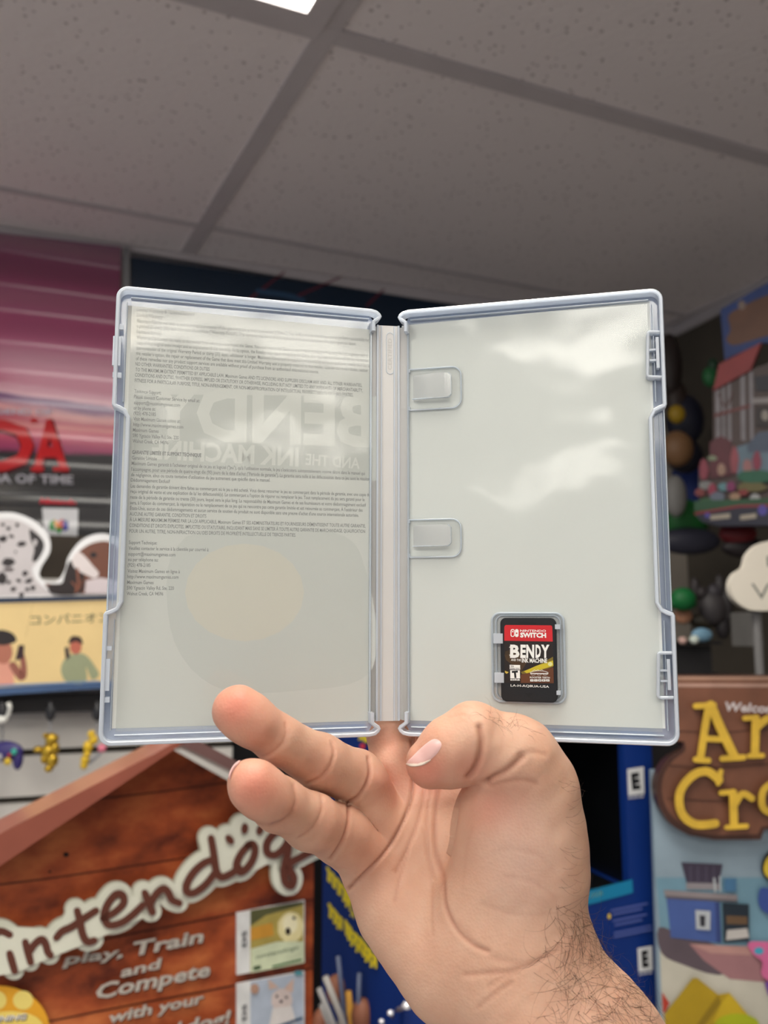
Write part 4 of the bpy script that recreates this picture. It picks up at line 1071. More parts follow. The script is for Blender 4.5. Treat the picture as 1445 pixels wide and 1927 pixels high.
for x, y, a, b in ((20, 350, 9, 6), (150, 385, 9, 5), (60, 512, 12, 8), (20, 250, 4, 3), (80, 330, 5, 3), (10, 625, 10, 12), (95, 700, 6, 4), (130, 640, 5, 3), (200, 640, 8, 4), (175, 590, 6, 5), (150, 740, 5, 4), (230, 690, 5, 4), (60, 650, 4, 3), (120, 250, 3, 4), (-60, 420, 12, 20), (60, 275, 4, 3), (110, 440, 2, 2), (190, 700, 4, 3)):
    A.ell((46, 40, 42), *z7(x, y), a, b, rot=random.uniform(-30, 30), n=12, jit=.15)
A.ell((90, 80, 82), *z7(60, 560), 10, 3)
bg = spline(L(z7, [(440, 650), (480, 560), (520, 470), (600, 400), (680, 370), (760, 370), (830, 420)]), 4) + L(z7, [(840, 730), (370, 735), (310, 660), (420, 668)])
A.poly((112, 68, 52), bg)
A.poly((38, 28, 28), spline(L(z7, [(450, 600), (490, 500), (560, 540), (590, 640), (560, 730), (370, 735), (340, 670), (430, 660)]), 3, True))
A.poly((222, 212, 212), spline(L(z7, [(500, 500), (540, 440), (590, 470), (650, 540), (690, 590), (660, 625), (600, 600), (530, 560)]), 3, True))
A.poly((212, 200, 204), L(z7, [(590, 730), (600, 640), (700, 620), (830, 640), (840, 730)]))
A.ell((24, 20, 24), *z7(652, 462), 6.5, 5); A.stroke((130, 76, 56), L(z7, [(540, 560), (545, 650), (530, 720)]), 5); A.stroke((130, 76, 56), L(z7, [(500, 650), (550, 700), (570, 640)]), 3)
tag(A.build('dog_cutout'), 'white-edged cardboard cut-out of a spotted dog and a brown dog above the yellow sign', 'cardboard sign')

# hooks and key charms
def charm_base(name, x, y0, d, label, group=None):
    t = tag(empty(name, px(x, y0, d)), label, 'keychain', group)
    m_ = mat((120, 120, 124), 0.3, metal=0.8)
    q = MB(); q.tube([px(x, 1322, d + .05), px(x, 1326, d), px(x, 1338, d - .004)], 0.003, mat((40, 40, 44), .4)); q.blob(px(x, 1342, d), .008, .005, .012, mat((40, 40, 44), .4)); q.build('clasp', t)
    q = MB()
    n = max(3, int((y0 - 1348) / 5))
    for i in range(n):
        c_ = px(x + math.sin(i * 1.7) * 0.8, 1350 + (y0 - 1350) * (i + .5) / n, d)
        pts = [c_ + Vector((math.cos(a) * .0018 * (1 if i % 2 else .5), math.sin(a) * .001, math.sin(a) * .0032)) for a in np.linspace(0, 2 * math.pi, 9)]
        q.tube(pts, 0.0006, m_, 5)
    q.build('chain', t)
    return t
gold = mat((196, 160, 54), 0.32, metal=0.7, noise=.08)
t = charm_base('keychain', 95, 1378, 1.33, 'gold lumpy charm on a chain, middle of the three hanging charms')
q = MB(); P = lambda x, y, d=0: px(x, y, 1.33 + d)
for x, y, r1, r2 in ((96, 1392, .009, .011), (90, 1414, .011, .012), (72, 1410, .008, .005), (98, 1430, .010, .012), (86, 1384, .004, .004), (104, 1390, .005, .007), (92, 1446, .007, .006), (104, 1408, .006, .01), (84, 1428, .006, .008)):
    q.blob(P(x, y), r1, .008, r2, gold, n=12, h=8)
q.build('charm', t, True)
t = charm_base('keychain', 183, 1378, 1.33, 'yellow beaded charm with a pink ball, nearest the roof of the wooden kennel')
q = MB(); ym = mat((214, 176, 40), .35)
for x, y, r in ((172, 1382, .006), (176, 1392, .007), (166, 1404, .008), (164, 1418, .006), (160, 1430, .007), (158, 1440, .006)): q.blob(P(x, y), r, .006, r * 1.1, ym, n=12, h=8)
q.build('charm', t, True)
q = MB(); q.blob(P(192, 1408), .007, .006, .007, mat((214, 120, 140), .35), n=12, h=8); q.tube([P(168, 1436), P(186, 1420), P(190, 1412)], .0028, mat((150, 150, 156), .3)); q.build('ball', t, True)
t = charm_base('keychain', 4, 1396, 1.33, 'small purple game controller charm at the left edge')
q = MB(); pm = mat((58, 50, 110), 0.4)
q.blob(P(8, 1414), .030, .009, .016, pm, n=20, h=10); q.blob(P(34, 1428), .008, .008, .017, pm, n=12, h=8); q.blob(P(-20, 1428), .008, .008, .017, pm, n=12, h=8)
q.build('charm', t, True)
for x, y, r, c_ in ((26, 1415, .005, (60, 170, 150)), (14, 1433, .006, (214, 180, 50)), (18, 1421, .003, (180, 50, 60)), (-2, 1425, .006, (170, 170, 176))):
    q = MB(); q.blob(P(x, y, -.010), r, .003, r, mat(c_, .35), n=12, h=6); q.build('button', t, True)
q = MB(); q.tube([P(16, 1322), P(19, 1332), P(16, 1344), P(6, 1354), P(-4, 1352)], 0.0035, mat((226, 226, 220), .4)); q.blob(P(2, 1353), .011, .008, .008, mat((226, 226, 220), .4))
tag(q.build('display_hook', None, True), 'white plastic hook curling below the black rail at the left edge', 'hook')

# black cabinet beyond, and the wooden kennel standee
q = MB(); BP = Plane(px(437, 1420, 1.62), wdir, Z3); u0 = BP.hit(440, 1400)[0]; u1 = BP.hit(1000, 1400)[0]; v0_ = BP.hit(440, 1290)[1]
zb_ = BP.at(0, 0, 0).z - 0.01
q.box(BP.at(u0, -zb_, 0), wdir * (u1 - u0), Z3 * (v0_ + zb_), -wn * 0.06, mat((12, 12, 16), .5))
tag(q.build('black_cabinet'), 'plain black cabinet between the slatted wall and the blue kiosk', 'cabinet')
KP = vplane(590, 1700, 1.0, 34)
def wood_mat():
    m = bpy.data.materials.new('kennel_wood'); m.use_nodes = True; nt = m.node_tree; b = nt.nodes['Principled BSDF']
    tc = nt.nodes.new('ShaderNodeTexCoord'); mp = nt.nodes.new('ShaderNodeMapping'); mp.inputs['Scale'].default_value = (1, 1, 1.7); nt.links.new(tc.outputs['Object'], mp.inputs[0])
    n = nt.nodes.new('ShaderNodeTexNoise'); n.inputs['Scale'].default_value = 11; n.inputs['Detail'].default_value = 6; n.inputs['Roughness'].default_value = .6; nt.links.new(mp.outputs[0], n.inputs['Vector'])
    r = nt.nodes.new('ShaderNodeValToRGB'); e = r.color_ramp.elements; e[0].position = .34; e[0].color = (*lin((92, 36, 20)), 1); e[1].position = .68; e[1].color = (*lin((198, 112, 62)), 1)
    x = e.new(.5); x.color = (*lin((160, 74, 38)), 1)
    nt.links.new(n.outputs['Fac'], r.inputs['Fac']); nt.links.new(r.outputs['Color'], b.inputs['Base Color']); b.inputs['Roughness'].default_value = .45
    return m
kennel = tag(empty('kennel_standee', KP.W(300, 2100)), 'reddish wooden dog kennel standee with a large cream and brown logo across it', 'cardboard standee')
A = Art(KP, eps=0.00015, rough=0.45, noise=0.03)
A.board(wood_mat(), [(-60, 2500), (585, 2250), (591, 1560), (300, 1396), (-60, 1640)], 0.02)
DK = (74, 32, 20)
for p_ in ([(120, 1511), (300, 1490), (425, 1473), (560, 1458)], [(-30, 1668), (120, 1649), (356, 1613), (420, 1602)], [(150, 1776), (250, 1757), (442, 1719), (590, 1692)], [(60, 1928), (250, 1890), (446, 1853), (590, 1820)]):
    A.stroke(DK, p_, 3.2)
A.ell((14, 10, 10), 124, 1608, 5.5, 4.5, n=10); A.ell((30, 14, 10), 93, 1640, 3, 2.5, n=8)
A.build('front_board', kennel)
LET = [[(-60, 900), (-30, 870), (0, 858), (35, 873)], [(35, 955), (45, 990), (57, 1030)],
       [(103, 905), (115, 950), (126, 992)], [(122, 945), (145, 912), (175, 893), (192, 915), (200, 945), (212, 962)],
       [(238, 885), (262, 858), (310, 835), (360, 800), (410, 768)], [(328, 768), (342, 820), (352, 870), (372, 903), (402, 898)],
       [(440, 800), (490, 775), (530, 735), (525, 700), (495, 698), (460, 740), (445, 790), (465, 830), (520, 820), (570, 785), (612, 745)],
       [(622, 690), (638, 730), (655, 775)], [(650, 730), (675, 690), (705, 672), (725, 690), (740, 720), (772, 735)],
       [(925, 545), (880, 560), (835, 600), (805, 650), (805, 685), (835, 690), (885, 655), (930, 600)], [(910, 452), (922, 520), (932, 590), (955, 622), (1000, 605), (1030, 580)],
       [(1075, 480), (1040, 520), (1020, 570), (1040, 600), (1080, 565), (1102, 510), (1092, 478), (1070, 482)],
       [(1240, 425), (1195, 425), (1155, 470), (1155, 515), (1190, 525), (1230, 490), (1255, 440)], [(1252, 440), (1245, 510), (1228, 580), (1232, 640), (1258, 660), (1270, 625), (1248, 570), (1300, 535), (1370, 500), (1450, 470)]]
A = Art(Plane(KP.o + KP.n * 0.012, KP.ex, KP.ey), eps=0.0002, rough=0.5, noise=0.02)
CRM = (222, 222, 206); BRN = (98, 54, 42); EDG = (186, 184, 166)
def at_(x, y): return z8(x, y)
for col_, ww in ((EDG, 43), (CRM, 39)):
    for l_ in LET: A.stroke(col_, L(z8, l_), ww)
    for x, y in ((990, 458), (1055, 410), (1122, 415)): A.ell(col_, *z8(x, y), ww * .62, ww * .66)
    A.poly(col_, L(z8, [(-80, 850), (40, 840), (240, 850), (300, 740), (420, 740), (600, 700), (620, 800), (400, 900), (200, 980), (60, 1040), (-80, 1060)]))
    A.poly(col_, L(z8, [(780, 640), (900, 470), (1100, 440), (1240, 430), (1240, 520), (1100, 600), (950, 640), (840, 690)]))
for l_ in LET: A.stroke(BRN, L(z8, l_), [13, 14.5, 14, 13.5])
for x, y, r_ in ((990, 458, -40), (1055, 410, 5), (1122, 415, 20)): A.ell(BRN, *z8(x, y), 7, 10.5, rot=r_, n=14)
A.build('logo_plaque', kennel)
A = Art(Plane(KP.o + KP.n * 0.004, KP.ex, KP.ey), eps=0.0002, rough=0.5, noise=0.03)
GR = (186, 178, 168)
for (t_, p0, p1, h_) in (('play,', (118, 1806), (232, 1790), 19), ('Train', (250, 1786), (383, 1760), 25), ('and', (226, 1829), (304, 1811), 19), ('Compete', (180, 1866), (395, 1822), 27),
                         ('with your', (204, 1914), (383, 1876), 20), ('virtual', (236, 1952), (340, 1932), 22), ('dog!', (347, 1931), (432, 1911), 25)):
    A.text((60, 30, 22), t_, (p0[0] + 1.5, p0[1] + 2), (p1[0] + 1.5, p1[1] + 2), h_, bold=0.035, shear=0.12)
    A.text(GR, t_, p0, p1, h_, bold=0.03, shear=0.12)
A.ell((230, 166, 44), -2, 1937, 94, 84, n=40)
A.ell((236, 214, 120), 42, 1880, 19, 18); A.ell((236, 214, 120), -8, 1880, 19, 18); A.ell((240, 214, 110), 20, 1930, 60, 30)
A.text((90, 70, 50), 'TRAINING', (-44, 1920), (50, 1912), 10, bold=.06, shear=.1); A.text((224, 220, 214), 'TRAINING', (-45, 1918), (48, 1910), 10, bold=.03, shear=.1)
A.build('lettering', kennel)
for (y0, y1, cols, nm) in ((1712, 1833, ((176, 158, 84), (206, 214, 180)), 'a'), (1846, 1975, ((176, 186, 200), (198, 206, 214)), 'b')):
    A = Art(Plane(KP.o + KP.n * 0.005, KP.ex, KP.ey), eps=0.0002, rough=0.35, noise=0.06, nscale=40)
    A.board((224, 224, 222), [(446, y1 + 2), (573, y1 - 22), (573, y0 - 18), (446, y0 + 6)], 0.003)
    A.poly(cols[0], [(471, y1 - 3), (571, y1 - 22), (571, y0 - 16), (471, y0 + 1)])
    if nm == 'a':
        A.poly((92, 92, 60), [(471, y0 + 30), (500, y0 + 10), (571, y0 - 10), (571, y0 - 16), (471, y0 + 1)]); A.poly((206, 150, 60), [(471, y0 + 58), (515, y0 + 48), (512, y0 + 24), (471, y0 + 34)])
        A.ell((226, 214, 160), 546, 1745, 24, 30, jit=.04); A.ell((236, 228, 190), 545, 1738, 14, 18); A.ell((50, 40, 34), 541, 1752, 5, 7); A.ell((60, 50, 40), 552, 1727, 3, 3)
        A.poly(cols[1], [(471, y1 - 3), (571, y1 - 22), (571, y1 - 62), (520, y1 - 62), (471, y1 - 48)])
        A.text((70, 96, 70), 'nintendogs', (480, y1 - 33), (560, y1 - 52), 8, shear=.2); A.stroke((60, 110, 60), [(512, y1 - 15), (565, y1 - 28)], 3.5, smooth=False); A.stroke((70, 90, 60), [(478, y1 - 12), (486, y1 - 14)], 7, smooth=False)
    else:
        A.ell((212, 196, 190), 530, 1882, 20, 22, jit=.05); A.poly((206, 176, 160), [(506, 1862), (504, 1842), (524, 1858)]); A.poly((206, 176, 160), [(534, 1860), (552, 1840), (550, 1868)])
        A.ell((60, 50, 56), 528, 1884, 3, 3); A.ell((70, 56, 60), 538, 1876, 2.5, 2.5); A.ell((70, 56, 60), 520, 1874, 2.5, 2.5); A.poly((220, 214, 210), [(505, 1930), (512, 1896), (548, 1892), (556, 1925)])
        A.ell((176, 140, 120), 478, 1860, 8, 10); A.stroke((60, 84, 110), [(480, 1945), (566, 1915)], 5, smooth=False); A.ell((90, 150, 160), 560, 1830, 8, 5)
    A.text((80, 80, 84), 'DS', (458, (y0 + y1) / 2 + 8), (458, (y0 + y1) / 2 - 22), 9, bold=.03)
    A.build('game_cover_print', kennel)
# roof boards, standing forward of the front
mr_ = mat((146, 84, 70), 0.28, coat=0.5, noise=.06)
q = MB(); rp = [KP.W(x, y, 0.002) for x, y in ((-50, 1627), (-50, 1566), (0, 1540), (268, 1404), (292, 1390), (318, 1386))]
q.prism(rp, KP.n * 0.05, mr_); q.build('roof_board', kennel)
q = MB(); rp = [KP.W(x, y, 0.002) for x, y in ((300, 1388), (330, 1380), (440, 1438), (620, 1530), (620, 1560), (430, 1455))]
q.prism(rp, KP.n * 0.05, mat((112, 84, 82), 0.3, coat=0.4)); q.build('roof_board', kennel)

# ------------------------------------------------------------------ blue kiosk
yaw = 18; kc = px(760, 1500, 0.90)
FP = vplane(760, 1500, 0.90, yaw)
sdir = Vector((-math.sin(math.radians(yaw)), math.cos(math.radians(yaw)), 0))
kiosk = tag(empty('game_kiosk', kc), 'tall deep-blue game kiosk with a dark screen recess, behind the wrist', 'kiosk')
BLUE = (12, 44, 112); mB = mat(BLUE, .4, noise=.03); mDk = mat((12, 14, 17), .35, noise=.02)
fu = lambda x, y: FP.hit(x, y)[0]; fv = lambda x, y: FP.hit(x, y)[1]
uR = fu(1240, 1700); zb = -1.0; zt = fv(1200, 1330); vs_ = fv(1190, 1680)
q = MB(); q.box(FP.at(0, zb, -0.001), -FP.n * 0.345, FP.ex * (uR), Z3 * (vs_ - zb), mB); q.build('lower_cabinet', kiosk)
q = MB(); cwid = uR - fu(1178, 1500)
q.box(FP.at(uR - cwid, vs_, -0.001), -FP.n * 0.012, FP.ex * cwid, Z3 * (zt - vs_), mB); q.build('side_column', kiosk); q = MB(); q.box(FP.at(0, vs_, -0.001), -FP.n * 0.02, FP.ex * cwid, Z3 * (zt - vs_), mB); q.build('side_column', kiosk)
q = MB(); q.box(FP.at(cwid * .5, vs_, -0.34), -FP.n * 0.02, FP.ex * (uR - cwid), Z3 * (zt - vs_), mDk); q.box(FP.at(uR - cwid * .6, vs_, -0.0135), -FP.n * 0.33, FP.ex * cwid * .2, Z3 * (zt - vs_), mDk); q.box(FP.at(cwid, vs_, -0.02), -FP.n * 0.32, FP.ex * (uR - 2 * cwid), Z3 * .003, mDk); q.box(FP.at(cwid, zt - 0.02, -0.001), -FP.n * 0.37, FP.ex * (uR - 2 * cwid), Z3 * 0.02, mDk); q.build('recess', kiosk)
q = MB(); sc_ = FP.at(uR / 2 + .0, (vs_ + zt) / 2 + .02, -0.13)
q.blob(sc_, (uR - 2 * cwid) / 2 - .03, .05, (zt - vs_) / 2 - .03, mat((24, 32, 32), .25, coat=.4, noise=.02), ax=(FP.ex, -FP.n, Z3), n=28, h=16); q.build('screen', kiosk, True)
A = Art(Plane(FP.o, FP.ex, FP.ey), rough=.4, noise=.02)
FQ = lambda: Art(Plane(FP.o, FP.ex, FP.ey), rough=.4, noise=.02)
for (x0, y0, x1, y1) in ((404, 535, 494, 684), (460, 1508, 540, 1642)):
    A = FQ(); A.poly((206, 206, 206), L(z3, [(x0, y0 + 6), (x1, y0 - 8), (x1 + 4, y1 - 8), (x0 + 6, y1 + 2)])); A.text((20, 20, 24), 'E', z3(x0 + 24, (y0 + y1) / 2), z3(x1 - 22, (y0 + y1) / 2 - 6), 27, bold=.07)
    A.text((190, 190, 200), 'ESRB', z3(x0 + 8, y1 + 14), z3(x1, y1 + 4), 4, bold=.03); A.build('rating_label', kiosk)
A = FQ()
A.poly((24, 120, 160), L(z3, [(150, 1212), (432, 1140), (436, 1212), (170, 1285)]))
A.text((120, 150, 120), 'COLOR', z3(205, 1230), z3(270, 1212), 9); A.build('teal_band', kiosk); A = FQ()
for i, (a, b, y) in enumerate(((320, 510, 1310), (330, 480, 1330), (330, 505, 1366), (340, 480, 1388), (335, 530, 1432), (335, 535, 1452))): A.stroke((74, 88, 150), L(z3, [(a, y), (b, y - (b - a) * .2)]), 4.5, smooth=False)
A.ell((210, 180, 60), *z3(305, 1340), 3, 5)
A.build('small_print', kiosk)
SPn = Plane(FP.o, sdir * -1, Z3)
SPn = Plane(FP.o + SPn.n * 0.0015, -sdir, Z3)
A = Art(SPn, rough=.8, noise=.02)
YE = (226, 206, 30)
def scrawl(p0, p1, n, h_, w_):
    dx, dy = p1[0] - p0[0], p1[1] - p0[1]
    for i in range(n):
        t_ = (i + random.uniform(.05, .4)) / n; x = p0[0] + dx * t_; y = p0[1] + dy * t_; a = random.uniform(-4, 4); h_ = h_ * random.uniform(.85, 1.15)
        A.stroke(YE, [(x - 2 + a, y - h_ * .5), (x + 3, y - h_ * .1), (x + a, y + h_ * .5)], w_)
        A.stroke(YE, [(x + dx / n * .5, y - h_ * .45 + dy / n * .5), (x + dx / n * .55, y + h_ * .4 + dy / n * .5)], w_ * .8)
scrawl((612, 1640), (664, 1700), 5, 24, 5); A.build('yellow_lettering', kiosk); A = Art(SPn, rough=.8, noise=.02); scrawl((618, 1712), (712, 1812), 10, 26, 5.5); scrawl((664, 1716), (690, 1750), 3, 10, 3); A.build('yellow_lettering', kiosk)
A = Art(SPn, rough=.8, noise=.02); scrawl((676, 1384), (716, 1400), 5, 14, 4); A.ell((200, 40, 60), 684, 1404, 5, 5)
A.build('side_print', kiosk)
q = MB(); q.box(FP.at(-0.001, zb, -0.001), -FP.n * 0.345, FP.ex * 0.001, Z3 * (zt - zb), mat(BLUE, .8, spec=.08, noise=.03)); q.build('side_panel', kiosk)

# clear tags, sticks
q0 = px(640, 2000, 0.95)
for i, (x0, y0, x1, y1, r, c_) in enumerate(((600, 1860, 650, 1990, .0030, (150, 148, 146)), (612, 1838, 668, 1990, .0036, (160, 156, 150)), (604, 1890, 640, 1990, .0030, (140, 138, 136)), (636, 1800, 652, 1990, .0026, (84, 92, 116)),
     (676, 1832, 668, 1990, .0026, (84, 92, 116)), (655, 1866, 664, 1990, .0040, (206, 152, 60)), (626, 1852, 690, 1980, .0030, (150, 146, 140)), (596, 1910, 690, 1985, .0026, (140, 138, 130)), (648, 1890, 622, 1990, .0034, (160, 154, 146)))):
    q = MB(); q.tube([px(x0, y0, .93 + i * .012), px((x0 + x1) / 2 + 2, (y0 + y1) / 2, .93 + i * .012), px(x1, y1, .93 + i * .012)], r, mat(c_, .35), 8)
    lab = {5: 'orange stick among the white straws at the bottom', 3: 'thin upright clear rod, left one of the two before the blue kiosk', 4: 'thin upright clear rod, right one of the two before the blue kiosk'}
    if i in lab: tag(q.build('stick', None, True), lab[i], 'stick')
    else: tag(q.build('straw', None, True), 'pale plastic straw in the bundle beside the wooden kennel', 'straw', 'pale straws by the kennel')
for i, (x, y, r) in enumerate(((632, 1862, .011), (682, 1912, .013), (605, 1925, .011))):
    q = MB(); q.blob(px(x, y, .98), r, r, r * 1.5, mat((132, 82, 60), .6)); tag(q.build('brown_pompom', None, True), ('brown rounded bobble behind the straws, highest of three', 'brown rounded bobble right of the orange stick', 'brown rounded bobble low at the kennel edge')[i], 'bobble')
for i, (x, y, r, dx) in enumerate(((766, 1892, .0052, -18), (735, 1906, .0035, 4), (718, 1922, .003, 5))):
    q = MB(); q.blob(px(x, y, .86), r, r, r * .8, mat((232, 232, 236), .15, metal=.6)); q.tube([px(x, y, .862), px(x + dx, y + 9, .872)], r * .5, mat((120, 116, 130), .3, metal=.5))
    tag(q.build('metal_pin', None, True), ('largest bright metal pin beside the heel of the hand', 'middle bright metal pin at the bottom', 'smallest bright metal pin at the bottom edge')[i], 'pin')

# ------------------------------------------------------------------ right-hand standee
AP = vplane(1340, 1600, 0.95, -2)
town = tag(empty('island_standee', AP.W(1340, 2100)), 'large cardboard standee with yellow letters on a brown wooden sign, at right edge', 'cardboard standee')
A = Art(AP, rough=.4, noise=.05, nscale=20, eps=.0002, gain=.86)
A.board((150, 170, 184), [(1252, 2300), (1800, 2300), (1800, 1420), (1226, 1450)], .01)
A.poly((120, 160, 180), L(z3, [(560, 1130), (1700, 1130), (1700, 1500), (590, 1500)]))
A.poly((206, 200, 184), L(z3, [(580, 1480), (1700, 1640), (1700, 2600), (620, 2600)])); A.poly((98, 84, 92), spline(L(z3, [(575, 1400), (700, 1440), (900, 1500), (1000, 1600), (900, 1660), (700, 1600), (590, 1540)]), 3, True))
A.poly((168, 120, 124), L(z3, [(740, 1490), (1700, 1560), (1700, 1740), (1180, 1700), (960, 1680), (820, 1580)])); A.poly((196, 148, 140), L(z3, [(740, 1490), (1700, 1530), (1700, 1580), (860, 1540)]))
A.poly((74, 98, 164), L(z3, [(615, 1230), (905, 1262), (915, 1485), (640, 1455)])); A.poly((54, 70, 128), L(z3, [(880, 1262), (905, 1262), (915, 1485), (886, 1482)]))
A.poly((150, 140, 142), L(z3, [(600, 1195), (1000, 1222), (1000, 1262), (612, 1240)])); A.poly((106, 98, 104), L(z3, [(608, 1225), (1000, 1250), (1000, 1262), (612, 1240)]))
A.poly((66, 56, 76), L(z3, [(695, 1045), (920, 1056), (900, 1160), (725, 1158)])); A.poly((150, 144, 148), L(z3, [(722, 1155), (905, 1160), (905, 1195), (722, 1190)]))
for x in (745, 785, 830, 870): A.stroke((92, 84, 104), L(z3, [(x, 1065), (x, 1150)]), 2, smooth=False)
A.poly((196, 200, 206), L(z3, [(770, 1302), (852, 1308), (850, 1412), (774, 1406)])); A.poly((50, 50, 60), L(z3, [(792, 1330), (824, 1332), (822, 1392), (796, 1390)])); 
A.poly((30, 44, 56), L(z3, [(915, 1262), (1060, 1270), (1060, 1470), (922, 1480)])); A.poly((206, 200, 196), L(z3, [(940, 1410), (1050, 1400), (1060, 1450), (935, 1465)])); A.poly((110, 84, 60), L(z3, [(935, 1330), (1050, 1336), (1050, 1380), (938, 1376)]))
A.poly((74, 120, 160), L(z3, [(925, 1130), (990, 1130), (990, 1200), (925, 1200)])); A.stroke((190, 196, 200), L(z3, [(870, 1130), (876, 1200)]), 4, smooth=False); A.stroke((190, 196, 200), L(z3, [(900, 1120), (902, 1200)]), 3, smooth=False)
A.poly((60, 84, 160), spline(L(z3, [(1115, 1190), (1160, 1180), (1300, 1220), (1300, 1340), (1160, 1320), (1110, 1270)]), 3, True))
A.poly((222, 110, 160), spline(L(z3, [(1050, 1480), (1120, 1470), (1250, 1500), (1250, 1700), (1130, 1660), (1130, 1580), (1080, 1540)]), 3, True)); A.ell((70, 170, 200), *z3(1110, 1520), 9, 7)
A.poly((120, 70, 160), L(z3, [(1140, 1690), (1300, 1660), (1300, 1780), (1160, 1760)]))
A.poly((184, 152, 22), L(z3, [(600, 1860), (750, 1668), (775, 1665), (890, 1756), (950, 1745), (1130, 1960), (1130, 2200), (600, 2200)])); A.poly((150, 122, 14), L(z3, [(890, 1756), (905, 1800), (800, 1940), (700, 2100), (640, 2100), (800, 1880)])); A.poly((206, 174, 30), L(z3, [(905, 1800), (950, 1745), (1130, 1960), (1130, 2100), (860, 1900)])); A.ell((176, 186, 20), *z3(990, 1920), 42, 22)
A.poly((190, 60, 40), L(z3, [(585, 1740), (625, 1800), (600, 1850), (590, 1850)]))
A.poly((30, 26, 22), spline(L(z3, [(1120, 1080), (1160, 980), (1300, 940), (1300, 1140), (1180, 1150)]), 4, True)); A.poly((228, 196, 60), spline(L(z3, [(1133, 1080), (1168, 1000), (1300, 960), (1300, 1120), (1180, 1135)]), 4, True))
A.build('printed_scene', town)
BPn = Plane(AP.o + AP.n * .02, AP.ex, AP.ey)
A = Art(BPn, rough=.35, noise=.10, nscale=30, eps=.0002, gain=.9)
pl_ = L(z3, [(560, 30), (1800, 30), (1800, 870), (1150, 870), (1130, 925), (880, 925)]) + spline(L(z3, [(740, 900), (640, 840), (580, 745), (560, 640), (585, 545), (640, 475), (705, 430), (700, 380)]), 4)[:-1] + L(z3, [(560, 380)])
A.board((74, 44, 34), pl_, .018)
pl2 = L(z3, [(560, 36), (1800, 36), (1800, 850), (1135, 852), (1112, 895), (880, 900)]) + spline(L(z3, [(760, 880), (670, 820), (610, 735), (592, 640), (610, 560), (660, 490), (720, 440), (712, 380)]), 4)[:-1] + L(z3, [(560, 380)])
A.poly((122, 78, 58), pl2)
A.poly((168, 132, 112), L(z3, [(560, 38), (1800, 38), (1800, 58), (560, 56)])); A.poly((178, 142, 126), L(z3, [(560, 74), (1800, 78), (1800, 98), (560, 94)]))
for y_ in (330, 520, 700): A.stroke((92, 56, 42), L(z3, [(620, y_), (900, y_ + 12), (1200, y_ - 6), (1700, y_ + 8)]), 3)
YL = (222, 180, 62); YS = (150, 104, 30); SH = (58, 34, 26)
def glyph(col_, dx, dy, ww):
    g_ = lambda pts: L(z3, [(x + dx, y + dy) for x, y in pts])
    A.stroke(col_, g_([(835, 190), (815, 300), (790, 470)]), ww, smooth=False); A.stroke(col_, g_([(845, 190), (900, 320), (970, 465)]), ww * 1.25, smooth=False); A.stroke(col_, g_([(820, 370), (920, 375)]), ww * .8, smooth=False)
    A.stroke(col_, g_([(762, 195), (860, 190)]), ww * .8, smooth=False); A.stroke(col_, g_([(762, 482), (830, 488)]), ww * .8, smooth=False); A.stroke(col_, g_([(905, 478), (1020, 470)]), ww * .8, smooth=False)
    A.stroke(col_, g_([(1085, 260), (1080, 455)]), ww * 1.1, smooth=False); A.stroke(col_, g_([(1025, 260), (1085, 256)]), ww * .7, smooth=False); A.stroke(col_, g_([(1090, 310), (1150, 262), (1210, 280), (1225, 455)]), ww * 1.0); A.stroke(col_, g_([(1050, 462), (1120, 460)]), ww * .7, smooth=False); A.stroke(col_, g_([(1190, 462), (1260, 460)]), ww * .7, smooth=False)
    A.stroke(col_, g_([(885, 590), (820, 545), (740, 570), (675, 660), (685, 770), (760, 830), (865, 825)]), ww * 1.15); A.stroke(col_, g_([(895, 545), (880, 610)]), ww * .7, smooth=False)
    A.stroke(col_, g_([(960, 660), (965, 835)]), ww * 1.1, smooth=False); A.stroke(col_, g_([(895, 660), (965, 655)]), ww * .7, smooth=False); A.stroke(col_, g_([(970, 720), (1010, 665), (1060, 690)]), ww * .9); A.stroke(col_, g_([(925, 845), (1030, 838)]), ww * .7, smooth=False)
    A.stroke(col_, g_([(1180, 600), (1120, 650), (1120, 740), (1190, 770), (1250, 730), (1250, 640), (1180, 600)]), ww * .95)
glyph(SH, 12, 10, 15); glyph(YS, 5, 5, 14.5); glyph(YL, 0, 0, 13.5)
A.text(YL, 'imal', z3(1300, 350), z3(1650, 350), 70, bold=.05); A.text(YL, 'ssing', z3(1300, 720), z3(1700, 720), 60, bold=.05)
A.text((206, 196, 196), 'Welcome to', z3(915, 195), z3(1330, 215), 16, bold=.03, shear=.15)
A.build('sign_board', town)

# ------------------------------------------------------------------ cloud sign, village display, shelf and toys (right corner, its dim light partly put into their colours)
CP = vplane(1420, 1080, 1.15, 5)
cl_ = spline(L(z2, [(1275, 330), (1150, 380), (1060, 480), (1020, 610), (920, 680), (872, 800), (900, 920), (980, 1010), (1100, 1065), (1275, 1072), (1600, 1072), (1800, 1000), (1860, 860), (1800, 720), (1680, 640), (1640, 480), (1520, 370), (1400, 330)]), 5, True)
cloud = tag(empty('cloud_sign', CP.W(1436, 1300)), 'white cloud-shaped sign on a grey post at the right edge', 'sign')
A = Art(CP, rough=.6, noise=.02); A.board((226, 218, 204), cl_, .012)
A.text((120, 120, 112), 'VI', z2(1100, 865), z2(1360, 865), 30, bold=-.005); A.text((120, 120, 112), 'I', z2(1262, 545), z2(1290, 545), 20)
A.build('panel', cloud)
q = MB(); a = CP.W(1437, 1150, -.02); q.tube([a, Vector((a.x, a.y, a.z - .5))], .006, mat((120, 118, 118), .5)); q.build('post', cloud)
